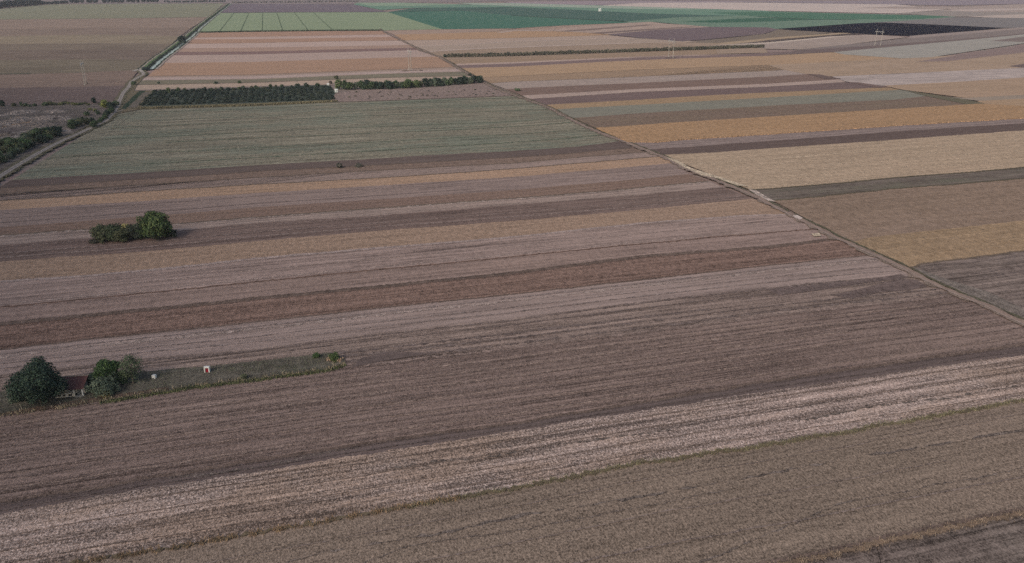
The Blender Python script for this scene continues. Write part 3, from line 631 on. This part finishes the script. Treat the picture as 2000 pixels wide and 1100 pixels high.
tree('bush', 701, 326, 5.0, 1.8, leafmat((60,58,50),(76,74,64),(88,84,74)), 'low grey-green bush beside the dark ploughed strip, right of two', 'bush', n=900, leaf=.26, seed=41, base=.0)
tree('tree', 657, 155, 5.0, 4.0, G_olive, 'lone small tree on the green strip above the two white sheds', n=700, leaf=.4, seed=42, base=.05)
tree('bush', 646, 164, 4.0, 3.4, leafmat((70,62,54),(90,80,66)), 'brownish bush right of the smaller white shed', 'bush', n=500, leaf=.35, seed=43, base=.0)
tree('tree', 356, 84, 14, 11, G_dark, 'dark round tree standing on the canal bank', n=1500, leaf=.9, seed=44, base=.0)
tree('bush', 285, 137, 10, 3.2, G_bl, 'dark scrub at the near end of the canal by the culvert', 'bush', n=1200, leaf=.4, seed=45, base=.0)
tree('bush', 261, 166, 5.5, 3.8, G_mid, 'small green bush by the bend of the western track', 'bush', n=900, leaf=.3, seed=46, base=.0)
tree('bush', 1011, 178, 6, 2.4, G_mid, 'small dark green bush beside the middle track at the pale strip', 'bush', n=700, leaf=.35, seed=47, base=.0)
tree('bush', 918, 148.5, 4, 2.6, G_dark, 'small dark bush on the end of the green strip by the middle track', 'bush', n=500, leaf=.35, seed=48, base=.0)
tree('bush', 869, 112.5, 5, 4.4, G_dark, 'dark bush at the track end of the long row of small trees', 'bush', n=500, leaf=.5, seed=49, base=.0)

# repeated plants share a few meshes; every plant is a thing of its own
def protos(k, w_, h_, n, leaf, seed, base=.0): return [crown_mesh('crown', lobes(w_, h_, seed + i, base=base), n, leaf, seed + i) for i in range(k)]
def scatter(name, pts, ms, mats, label, cat, group, rg, s0=.8, s1=1.25, trunk=None):
    for (x, y) in pts:
        me = rg.choice(ms); s = rg.uniform(s0, s1)
        if trunk:
            e = empty(name, (x, y, 0), rg.uniform(0, 6.28)); e.scale = (s * rg.uniform(.9, 1.15), s, s * rg.uniform(.85, 1.15)); tag(e, label, cat, group)
            c = link('crown', me, None, e); t = link('trunk', trunk, None, e)
        else:
            c = link(name, me, None, None, (x, y, 0), rg.uniform(0, 6.28)); c.scale = (s * rg.uniform(.9, 1.15), s, s * rg.uniform(.8, 1.15)); tag(c, label, cat, group)
def withmat(ms, mats):
    out = []
    for i, m in enumerate(ms):
        if not m.materials: m.materials.append(mats[i % len(mats)])
        out.append(m)
    return out
rg = random.Random(11)
tr_small = trunk_mesh(5.5, .16, 77); tr_small.materials.append(bark)
# hedge of trees behind the orchard and paddock
hp = withmat(protos(7, 7.0, 7.4, 800, .42, 100), [G_mid, G_dark, G_olive, G_mid, G_grey, G_dark, leafmat((36,52,30),(60,80,42),(92,104,58))])
def along(px, step, rg, jit=.4):
    P_ = [at(*p) for p in px]; L_ = sum((b - a).length for a, b in zip(P_, P_[1:])); n = max(2, int(L_ / step))
    return [(p.x + rg.uniform(-jit, jit) * step, p.y + rg.uniform(-jit, jit) * step) for p in resample(P_, n)]
scatter('hedge_tree', along([(300,182),(400,179),(500,175),(560,172),(625,170)], 4.6, rg), hp, None, 'green bushy tree in the hedge along the back of the dark orchard', 'tree', 'hedge trees behind the orchard', rg, .36, .62, tr_small)
scatter('hedge_tree', along([(662,175),(700,175),(760,174),(830,170),(900,165),(938,162)], 4.0, rg, .5), hp, None, 'green bushy tree in the hedge along the paddock right of the white sheds', 'tree', 'hedge trees along the paddock', rg, .85, 1.25, tr_small)
# orchard
op = withmat(protos(5, 5.6, 2.3, 420, .3, 200), [G_orch, leafmat((24,36,34),(36,52,46),(52,64,54)), G_orch, leafmat((30,38,32),(44,54,42),(60,68,52)), G_orch])
pts = []
q00, q10, q01, q11 = at(280, 206), at(650, 194.5), at(303, 180), at(640, 171)
for r_ in range(10):
    for c_ in range(30):
        a = q00.lerp(q01, r_ / 9); b = q10.lerp(q11, r_ / 9); p = a.lerp(b, (c_ + rg.uniform(-.2, .2)) / 29)
        if rg.random() > .03: pts.append((p.x, p.y + rg.uniform(-.5, .5)))
scatter('orchard_tree', pts, op, None, 'low dark green fruit tree in the rows of the rectangular orchard', 'tree', 'orchard trees in rows', rg, .75, 1.08)
# long single row of small trees beyond the middle track
rp = withmat(protos(3, 5.4, 5.0, 260, .5, 300), [leafmat((52,54,44),(72,72,58),(92,90,72))] * 3)
P_ = resample([at(876,112.5), at(1000,110), at(1250,101.5), at(1400,96.5), at(1490,93.5)], 108)
for i, p in enumerate(P_):
    c = link('row_tree', rg.choice(rp), None, None, (p.x, p.y, 0), rg.uniform(0, 6)); s = rg.uniform(.95, 1.2); c.scale = (s, s, s)
    tag(c, 'small grey-green tree in the long evenly spaced single row beyond the middle track', 'tree', 'row of small trees')
# bushy belt along the western track
bp = withmat(protos(8, 6.5, 5.2, 1000, .28, 400), [G_mid, G_dark, G_mid, leafmat((34,54,34),(52,78,44),(76,100,56)), G_grey, G_dark, G_mid, G_olive])
belt = along([(-70,352),(-30,330),(0,318),(30,303),(60,288),(90,275),(112,266)], 3.6, rg, .55) + along([(-60,325),(0,300),(40,284),(75,268),(100,262)], 4.2, rg, .5) + along([(-70,318),(-20,300),(20,284)], 5, rg, .5)
scatter('belt_bush', belt, bp, None, 'leafy green bush in the dense belt beside the western track at the left edge', 'bush', 'bushes of the belt by the western track', rg, .75, 1.3, tr_small)
scatter('belt_bush', along([(142,252),(160,246),(176,240)], 3.6, rg, .5) + along([(138,245),(165,239)], 4, rg), bp, None, 'dark green bush in the clump between the wasteland and the western track', 'bush', 'bushes of the clump by the wasteland', rg, .7, 1.0, tr_small)
scatter('belt_bush', along([(180,250),(205,232),(222,213),(226,204)], 4.5, rg, .3), [m for m in bp if m.materials[0] in (G_dark, G_mid)], None, 'dark bush hugging the bend of the western track', 'bush', 'bushes at the bend of the western track', rg, .5, .95)
tree('bush', 116, 258, 5.4, 4.0, G_dark, 'lone dark round bush between the belt and the clump by the wasteland', 'bush', n=900, leaf=.26, seed=51, base=.0)
tree('tree', 205, 211, 7.0, 7.0, leafmat((76,88,34),(112,120,48),(140,142,66)), 'yellow-green tree at the bend of the western track', n=1400, leaf=.34, seed=52, base=.0)
tree('tree', 217, 213, 6.5, 6.0, G_dark, 'dark green tree just right of the yellow-green tree at the bend', n=1200, leaf=.34, seed=53, base=.0)
tree('bush', 192, 224, 4, 3, G_mid, 'small green bush below the yellow-green tree at the bend', 'bush', n=600, leaf=.26, seed=54, base=.0)
tree('tree', 184, 202, 4.6, 5.4, G_dark, 'small dark upright tree left of the yellow-green tree at the bend', n=700, leaf=.34, seed=55, base=.0)
tree('tree', 6, 208, 4.4, 5.4, G_dark, 'small dark upright tree on the far edge of the wasteland at the left edge', n=700, leaf=.34, seed=56, base=.0)
tree('tree', 42, 207.5, 3, 3.6, G_mid, 'very small green tree on the far edge of the wasteland, second from left', n=400, leaf=.3, seed=57, base=.0)
sp = withmat(protos(5, 4.4, 2.6, 420, .3, 500), [G_olive, G_mid, G_grey, G_olive, leafmat((70,78,42),(98,102,54),(116,116,70))])
scatter('scrub_bush', [tuple(at(x, y)[:2]) for x, y in ((28,208),(50,208),(58,209),(68,208),(88,207),(97,206),(102,205),(108,206),(118,206),(126,204),(134,204),(142,205),(150,206),(158,205),(166,204),(173,206),(196,206),(176,216),(186,218),(170,226))],
        sp, None, 'low olive scrub bush along the far edge of the wasteland', 'bush', 'scrub on the far edge of the wasteland', rg, .7, 1.3)
# weeds in the paddock
wp = withmat(protos(3, 1.8, .8, 120, .2, 600), [leafmat((74,66,62),(92,84,76)), leafmat((60,62,50),(80,80,62)), leafmat((68,60,58),(84,76,72))])
pk = []
for _ in range(60):
    u_ = rg.random(); y0 = 181 - 6 * u_; y1 = 197 - 8 * u_; pk.append(tuple(at(670 + 300 * u_, y0 + (y1 - y0) * rg.random())[:2]))
scatter('weed_tuft', pk, wp, None, 'dark weed tuft scattered over the stubble paddock', 'weed', 'weed tufts in the stubble paddock', rg, .7, 1.4)
# sparse shrubs on the far strips
scatter('scrub_bush', [tuple(at(x, y)[:2]) for x, y in ((422,164),(468,163),(310,163.5))], sp, None, 'small olive bush on the green strip beyond the hedge', 'bush', 'bushes on the green strip', rg, .7, 1.1)

def grass_line(name, l, n, h, wdt, mat, label, cat, seed, spread=.5, off=0.0, clump=0.0):
    """ragged line of grass or maize stalks: thin upright blades"""
    rg = random.Random(seed); vs = []; fs = []; m = len(l) - 1; d = (l[-1] - l[0]).normalized(); nn = Vector((-d.y, d.x, 0))
    for _ in range(n):
        t = rg.random() * m; i = int(t)
        if clump and noise.noise(Vector((t * .25, seed, 0))) < rg.uniform(-.5, .5) * clump: continue
        p = l[i].lerp(l[min(i + 1, m)], t - i) + nn * (off + rg.gauss(0, spread))
        a = rg.uniform(0, math.pi); x = Vector((math.cos(a), math.sin(a), 0)) * wdt * rg.uniform(.6, 1.4)
        hh = h * rg.uniform(.5, 1.2); top = p + Vector((rg.gauss(0, .25) * hh, rg.gauss(0, .25) * hh, hh)); q = len(vs)
        vs += [(p.x - x.x, p.y - x.y, 0), (p.x + x.x, p.y + x.y, 0), (top.x + x.x * .5, top.y + x.y * .5, top.z), (top.x - x.x * .5, top.y - x.y * .5, top.z * .93)]
        fs.append((q, q + 1, q + 2, q + 3))
    return tag(link(name, mesh(name, vs, fs), mat), label, cat, kind='stuff')
m18 = LB[18]; k1 = int(len(m18) * .47)
grass_line('dry_grass', m18[:k1 + 8], 7000, .75, .06, leafmat((92,72,54),(124,98,70),(150,120,84)), 'orange dry stalks edging the pale residue strip in the foreground', 'grass', 1, .45, clump=.4)
grass_line('green_grass', m18[k1 - 12:], 8000, .5, .05, leafmat((80,76,56),(100,96,66),(120,114,80)), 'yellow-green grass line edging the pale residue strip on the right', 'grass', 2, .5)
grass_line('dry_grass', LB[19], 11000, .7, .06, leafmat((92,78,68),(114,97,82),(134,114,94)), 'tan dry stalks along the dark ploughed corner at the lower right', 'grass', 3, .55, clump=.2)
ribbon(m18, -.5, .3, fm((84,76,62),(100,90,68)), .03, jit=.9); ribbon(LB[19], -.5, .5, fm((104,88,74)), .03, jit=.9); ribbon(LB[19], .6, 1.6, dline, .035, jit=.6)
grass_line('dry_grass', hs_bot, 4200, .7, .10, leafmat((84,76,58),(112,100,76),(140,122,98)), 'dry weeds along the lower edge of the homestead grass strip', 'grass', 4, .6, clump=.8)
grass_line('green_grass', hs_bot[140:], 2600, .6, .10, leafmat((58,64,40),(80,86,50),(100,104,62)), 'green weeds along the lower edge of the grass strip', 'grass', 5, .5, off=-.9)
grass_line('reeds', offs(cw, 4.6), 9000, 2.2, .35, leafmat((26,38,34),(40,54,44),(58,70,52)), 'dark reeds lining the canal water', 'reeds', 6, 1.1)
grass_line('green_grass', LA[0], 3000, 2.2, 1.0, leafmat((40,52,42),(56,68,50)), 'dark grass line at the foot of the pale green field', 'grass', 7, 1.5)
grass_line('dry_grass', offs(line([(270,213),(500,206.5),(640,200),(660,199)], n=60), .8), 3600, 1.5, .28, leafmat((70,66,48),(98,90,62),(120,108,76)), 'brown weeds along the front of the orchard', 'grass', 8, 1.6)
grass_line('green_grass', rt[120:], 6000, .5, .16, leafmat((58,60,44),(82,82,58),(104,100,74)), 'low weeds on the verge of the middle track', 'grass', 9, .45, off=2.4, clump=.6)
grass_line('green_grass', lt, 6000, .7, .2, leafmat((58,60,44),(80,82,58),(108,104,74)), 'low weeds on the verge of the western track', 'grass', 10, .8, off=3.6, clump=.3)
grass_line('dry_grass', [at(640,703), at(668,706)], 260, .9, .12, leafmat((130,104,84),(160,130,104)), 'pale dry stalks around the bush at the east end of the grass strip', 'grass', 12, .6)
# rough grass of the homestead strip
def patch_grass(a, b, n, h, wdt, mat, label, seed, name='green_grass'):
    rg = random.Random(seed); vs = []; fs = []; m = len(a) - 1
    for _ in range(n):
        t = rg.random() * m; i = int(t); k = rg.random(); p = a[i].lerp(a[min(i + 1, m)], t - i).lerp(b[i].lerp(b[min(i + 1, m)], t - i), k)
        if noise.noise(Vector((p.x * .12, p.y * .12, seed))) < rg.uniform(-.5, .3): continue
        ang = rg.uniform(0, math.pi); x = Vector((math.cos(ang), math.sin(ang), 0)) * wdt * rg.uniform(.6, 1.4); hh = h * rg.uniform(.4, 1.2)
        dx, dy = rg.gauss(0, .3) * hh, rg.gauss(0, .3) * hh; q = len(vs)
        vs += [(p.x - x.x, p.y - x.y, 0), (p.x + x.x, p.y + x.y, 0), (p.x + dx + x.x * .4, p.y + dy, hh), (p.x + dx - x.x * .4, p.y + dy, hh * .95)]; fs.append((q, q + 1, q + 2, q + 3))
    return tag(link(name, mesh(name, vs, fs), mat), label, 'grass', kind='stuff')
patch_grass(hs_top, hs_bot, 16000, .45, .11, leafmat((48,54,46),(68,74,58),(90,92,70)), 'rough dark grass covering the homestead strip', 21)

# distant woods along the northern skyline
def wood(px0, px1, depth, h, n, leaf, mat, label, seed):
    rg = random.Random(seed); a, b = at(*px0), at(*px1); vs = []; fs = []
    k = max(3, int((b - a).length / (h * .75)))
    for i in range(k):
        for row in range(max(1, int(depth / h))):
            p = a.lerp(b, (i + rg.random()) / k) + Vector((0, row * h + rg.uniform(0, h * .6), 0)); hh = h * rg.uniform(.65, 1.15); rr = hh * .5
            m = crown_mesh('c', [((p.x, p.y, hh * .55), (rr, rr, hh * .48))], n, leaf, rg.randrange(9999)); q = len(vs)
            vs += [tuple(v.co) for v in m.vertices]; fs += [tuple(q + j for j in f.vertices) for f in m.polygons]; bpy.data.meshes.remove(m)
    return tag(link('distant_wood', mesh('distant_wood', vs, fs), mat), label, 'wood', kind='stuff')
wood((-60,20.5),(68,10.5), 60, 19, 150, 2.6, G_bl, 'dark wood on the far field edge at the upper left corner', 31)
wood((66,9.6),(130,7.6), 22, 10, 80, 1.6, G_bl, 'thin grey-green tree line right of the dark wood', 32)
wood((134,6.6),(310,4.6), 30, 16, 90, 2.6, G_bl, 'long dark tree line on the northern edge of the far field', 33)
wood((320,5.4),(440,4.4), 8, 8, 24, 1.8, G_bl, 'sparse low tree line leading to the far end of the canal', 34)
wood((452,6.5),(700,4), 8, 7, 20, 1.6, leafmat((70,70,70),(96,92,90)), 'pale scrub line beyond the mauve field', 35)

# ============================================================ built things
conc = pm((150,146,138), .85, .1, .5); steel = pm((150,150,148), .6, .1)
def pylon(px, py, label):
    p = at(px, py); e = empty('pylon', (p.x, p.y, 0), R(109 + 180)); tag(e, label, 'pylon', 'power line pylons')
    for s in (-1, 1):
        leg = MB().tube((s * 6, 0, 0), (s * 6, 0, 24), .32, .22, 8).build('pole', conc, e)
        MB().box((s * 6, 0, .3), (1.6, 1.6, .6)).build('footing', conc, leg)
    a = MB(); a.box((0, 0, 20.6), (18.5, .5, .45)); a.box((0, .5, 20.1), (18.5, .25, .25)); a.build('crossarm', steel, e)
    st = MB(); st.tube((-6, 0, 17.0), (0, 0, 20.4), .1); st.tube((6, 0, 17.0), (0, 0, 20.4), .1)
    for s in (-1, 1): st.tube((s * 6, 0, 18.6), (s * 9, 0, 20.4), .08); st.tube((s * 6, 0, 23.6), (s * 6 - s * .9, 0, 24.6), .12)
    st.build('brace', steel, e)
    for x in (-8.8, 0, 8.8):
        i = MB()
        for k in range(5): i.tube((x, 0, 20.2 - k * .3), (x, 0, 20.05 - k * .3), .14, .14, 8)
        i.tube((x, 0, 20.3), (x, 0, 18.7), .04); i.build('insulator', steel, e)
pylon(167.5, 165.5, 'pale two-legged power pylon in the brown field at the far left')
pylon(801, 136.5, 'pale two-legged power pylon on the orange strip left of the middle track')
pylon(1310, 112, 'pale two-legged power pylon just in front of the long row of small trees')
pylon(1714, 89.5, 'pale two-legged power pylon in front of the nearly black field')
for (a, b) in (((1300,113.5),(1322,113.5)), ((785,139),(825,137.5))): ribbon(line([a, b], n=12), -2, 2, fm((84,74,62),(96,84,66)), .12, jit=.8)

white = pm((205,204,198), .6, .05); wallm = pm((176,170,158), .85, .12, .8); dwall = pm((60,56,52), .9); red = pm((120,26,38), .5, .12)
roofm, t_, p_ = new_mat('tiles'); tc = t_.nodes.new('ShaderNodeTexCoord'); wv = t_.nodes.new('ShaderNodeTexWave'); wv.inputs['Scale'].default_value = 2.6; wv.inputs['Distortion'].default_value = .6
wv2 = t_.nodes.new('ShaderNodeTexNoise'); wv2.inputs['Scale'].default_value = 2.2; wv2.inputs['Detail'].default_value = 5
mxx = t_.nodes.new('ShaderNodeMix'); mxx.data_type = 'RGBA'; mxx.inputs[6].default_value = S((56,38,36)); mxx.inputs[7].default_value = S((88,50,46))
am = t_.nodes.new('ShaderNodeMath'); am.operation = 'MULTIPLY_ADD'; am.inputs[1].default_value = .4
t_.links.new(tc.outputs['Object'], wv.inputs['Vector']); t_.links.new(tc.outputs['Object'], wv2.inputs['Vector']); t_.links.new(wv.outputs['Fac'], am.inputs[0]); t_.links.new(wv2.outputs[0], am.inputs[2])
t_.links.new(am.outputs[0], mxx.inputs[0]); t_.links.new(mxx.outputs[2], p_.inputs['Base Color']); p_.inputs['Roughness'].default_value = .9
hp_ = at(144.5, 775.5)
h = empty('cottage', (hp_.x, hp_.y, 0), R(9)); tag(h, 'small cottage with dark red roof and pale porch, half hidden by the large dark tree', 'house')
w_ = MB(); w_.box((-1.0, 1.75, 1.25), (6.8, .2, 2.5)); w_.box((-1.0, 4.35, 1.5), (6.8, .2, 3.0)); w_.box((-4.3, 3.05, 1.4), (.2, 2.4, 2.8)); w_.box((2.3, 3.05, 1.4), (.2, 2.4, 2.8)); w_.build('wall', wallm, h)
rf = MB().slab([(-4.9, -.15, 2.35), (2.7, -.15, 2.35), (2.7, 4.75, 3.7), (-4.9, 4.75, 3.7)], .12).build('roof', roofm, h)
MB().tube((-4.9, 4.8, 3.74), (2.7, 4.8, 3.74), .13).build('ridge', pm((120,110,100)), rf)
pw = MB()                                       # porch wall with two openings
pw.box((-2.45, 0, .18), (.9 * 4.3, .22, .36)); pw.box((-2.45, 0, 1.12), (3.87, .22, .28))
for x, ww in ((-4.2, .5), (-1.62, .75), (-.2, .35), (-2.9, .35)): pw.box((x, 0, .66), (ww, .216, .68))
pw.build('porch_wall', wallm, h); MB().box((.22, 0, 1.0), (.42, .3, 2.0)).build('pillar', wallm, h)
MB().box((2.35, 0, 1.05), (.3, .3, 2.1)).build('pillar', white, h)
MB().box((1.25, .5, .1), (1.7, 2.2, .2)).build('porch_floor', conc, h)
d = MB().box((1.2, 1.62, 1.1), (1.3, .08, 2.0)).build('door', pm((112,112,106)), h); MB().box((1.7, 1.55, 1.05), (.06, .08, .16)).build('handle', steel, d)
for x in (-3.2, -1.0):
    f = MB().box((x, 1.62, 1.5), (1.0, .07, .9)).build('window', white, h); MB().box((x, 1.575, 1.5), (.82, .03, .72)).build('pane', pm((26,28,30), .15, spec=.5), f)

o_ = at(405.5, 727.5); hut = empty('outhouse', (o_.x, o_.y, 0), R(4)); hut.scale = (.9, .7, .9); tag(hut, 'small white outhouse with a dark red door on the grass strip', 'outhouse')
b = MB(); b.box((-.66, 0, 1.0), (.26, 1.3, 2.0)); b.box((.66, 0, 1.0), (.26, 1.3, 2.0)); b.box((0, .6, 1.0), (1.06, .1, 2.0)); b.box((0, -.5, 1.86), (1.06, .3, .28)); b.build('wall', white, hut)
MB().slab([(-.85, -.7, 2.15), (.85, -.7, 2.15), (.85, .5, 2.05), (-.85, .5, 2.05)], .1).build('roof', white, hut)
d = MB().box((0, -.35, .86), (1.02, .06, 1.7)).build('door', red, hut); MB().box((.38, -.4, .9), (.05, .06, .2)).build('handle', steel, d)
o_ = at(302, 740); tk = empty('water_tank', (o_.x, o_.y, 0), R(-4)); tag(tk, 'white box-shaped water tank on a pallet on the grass right of the trees', 'tank')
bm = bmesh.new(); bmesh.ops.create_cube(bm, size=1); bmesh.ops.scale(bm, vec=(1.0, 1.0, 1.0), verts=bm.verts); bmesh.ops.bevel(bm, geom=bm.edges[:], offset=.09, segments=2, affect='EDGES'); bmesh.ops.translate(bm, vec=(0, 0, .72), verts=bm.verts)
me = bpy.data.meshes.new('body'); bm.to_mesh(me); bm.free(); link('body', me, white, tk)
pb = MB()
for x in (-.4, 0, .4): pb.box((x, 0, .06), (.14, 1.05, .12))
pb.box((0, 0, .16), (1.05, 1.05, .06)); pb.build('pallet', pm((110,100,88)), tk); MB().tube((0, 0, 1.22), (0, 0, 1.3), .18, .18, 12).build('lid', pm((150,150,146)), tk)
MB().box((-.05, -.503, .45), (.6, .02, .18)).build('opening', pm((40,42,42)), tk)
def shed(px, py, wx, wy, hh, label, rz=10, lean=.3):
    p = at(px, py); e = empty('shed', (p.x, p.y, 0), R(rz)); tag(e, label, 'shed')
    MB().box((0, 0, hh / 2 + .15), (wx, wy, hh)).build('wall', white, e)
    MB().slab([(-wx / 2 - .15, -wy / 2 - .15, hh + .25), (wx / 2 + .15, -wy / 2 - .15, hh + .25), (wx / 2 + .15, wy / 2 + .15, hh + .25 + lean), (-wx / 2 - .15, wy / 2 + .15, hh + .25 + lean)], .1).build('roof', white, e)
    d = MB().box((0, -wy / 2 - .02, hh * .42 + .15), (wx * .28, .05, hh * .78)).build('door', pm((150,160,156)), e)
    MB().box((wx * .1, -wy / 2 - .06, hh * .42 + .15), (.06, .06, .15)).build('handle', steel, d)
    MB().box((wx * .33, -wy / 2 - .02, hh * .62 + .1), (wx * .2, .05, hh * .26)).build('window', pm((90,100,100), .2), e)
shed(641, 168.3, 2.1, 2.2, 2.0, 'smaller white shed at the back of the orchard, farther of the two')
shed(657, 180.5, 2.8, 2.4, 2.5, 'larger white shed at the right end of the orchard, nearer of the two')
shed(1171.5, 22.5, 6.5, 6, 7.5, 'lone white building on the edge of the far dark green field')
wood_m = pm((150,142,130), .9); 
def stake(name, a, b, r, label, extra=None):
    pa = at(*a); dirv = b; e = MB().tube((0, 0, -.1), dirv, r, r * .8, 7)
    if extra: e.tube(*extra, r * .8, r * .7, 6)
    tag(e.build(name, wood_m, None, loc=(pa.x, pa.y, 0)), label, 'post')
stake('fence_post', (300.5, 768), (1.0, .2, 1.25), .07, 'leaning pale pole propped on a short stick at the lower edge of the grass strip', ((1.0, .2, 1.25), (1.12, .1, .0)))
stake('fence_post', (119, 791), (-.12, 0, 1.0), .06, 'short pale post at the field edge in front of the cottage')
stake('fence_post', (44, 799), (-.5, 0, 1.7), .06, 'brownish leaning post at the field edge left of the large dark tree')
stake('fence_post', (3, 784), (-.45, 0, 1.4), .06, 'pale post at the left edge of the photo by the grass strip')
stake('fence_post', (652, 722), (-.02, 0, 2.6), .05, 'thin tall pale stake in front of the fuller yellow-green bush')
stake('marker_post', (170.5, 164.5), (-.3, 0, 2.6), .45, 'dark stub post beside the right leg of the far-left pylon')
bpy.data.objects['marker_post'].data.materials[0] = pm((24,22,24))

# ============================================================ unseen lumpy mass overhead, added to darken the near-left ground like lens falloff
cm_, t_, p_ = new_mat('shade_blocker'); p_.inputs['Base Color'].default_value = (.8, .8, .82, 1); p_.inputs['Roughness'].default_value = 1
bm = bmesh.new(); bmesh.ops.create_icosphere(bm, subdivisions=5, radius=1)
for v in bm.verts:
    d = v.co.normalized(); k = 1 + .22 * noise.noise(d * 2.2) + .12 * noise.noise(d * 5.5) + .06 * noise.noise(d * 12)
    v.co = Vector((d.x * k * 520, d.y * k * 210, d.z * k * (70 if d.z > 0 else 20)))
me = bpy.data.meshes.new('shade_blocker'); bm.to_mesh(me); bm.free()
SH = Vector((sd.x, sd.y, 0)) * (330 / sd.z)
cl = link('shade_blocker', me, cm_, None, Vector((-420, 300, 330)) + SH, R(113)); tag(cl, kind='structure')

# ============================================================ air
hz, t_, p_ = new_mat('haze'); t_.nodes.remove(p_); pv = t_.nodes.new('ShaderNodeVolumePrincipled')
pv.inputs['Color'].default_value = (.86, .86, .92, 1); pv.inputs['Density'].default_value = 4.5e-5; pv.inputs['Anisotropy'].default_value = .0
t_.links.new(pv.outputs[0], t_.nodes['Material Output'].inputs['Volume'])
HB = B + 60
hb = MB().box((0, 0, 54.2), (2 * HB, 2 * HB, 111.6)).build('haze', hz); tag(hb, kind='stuff')
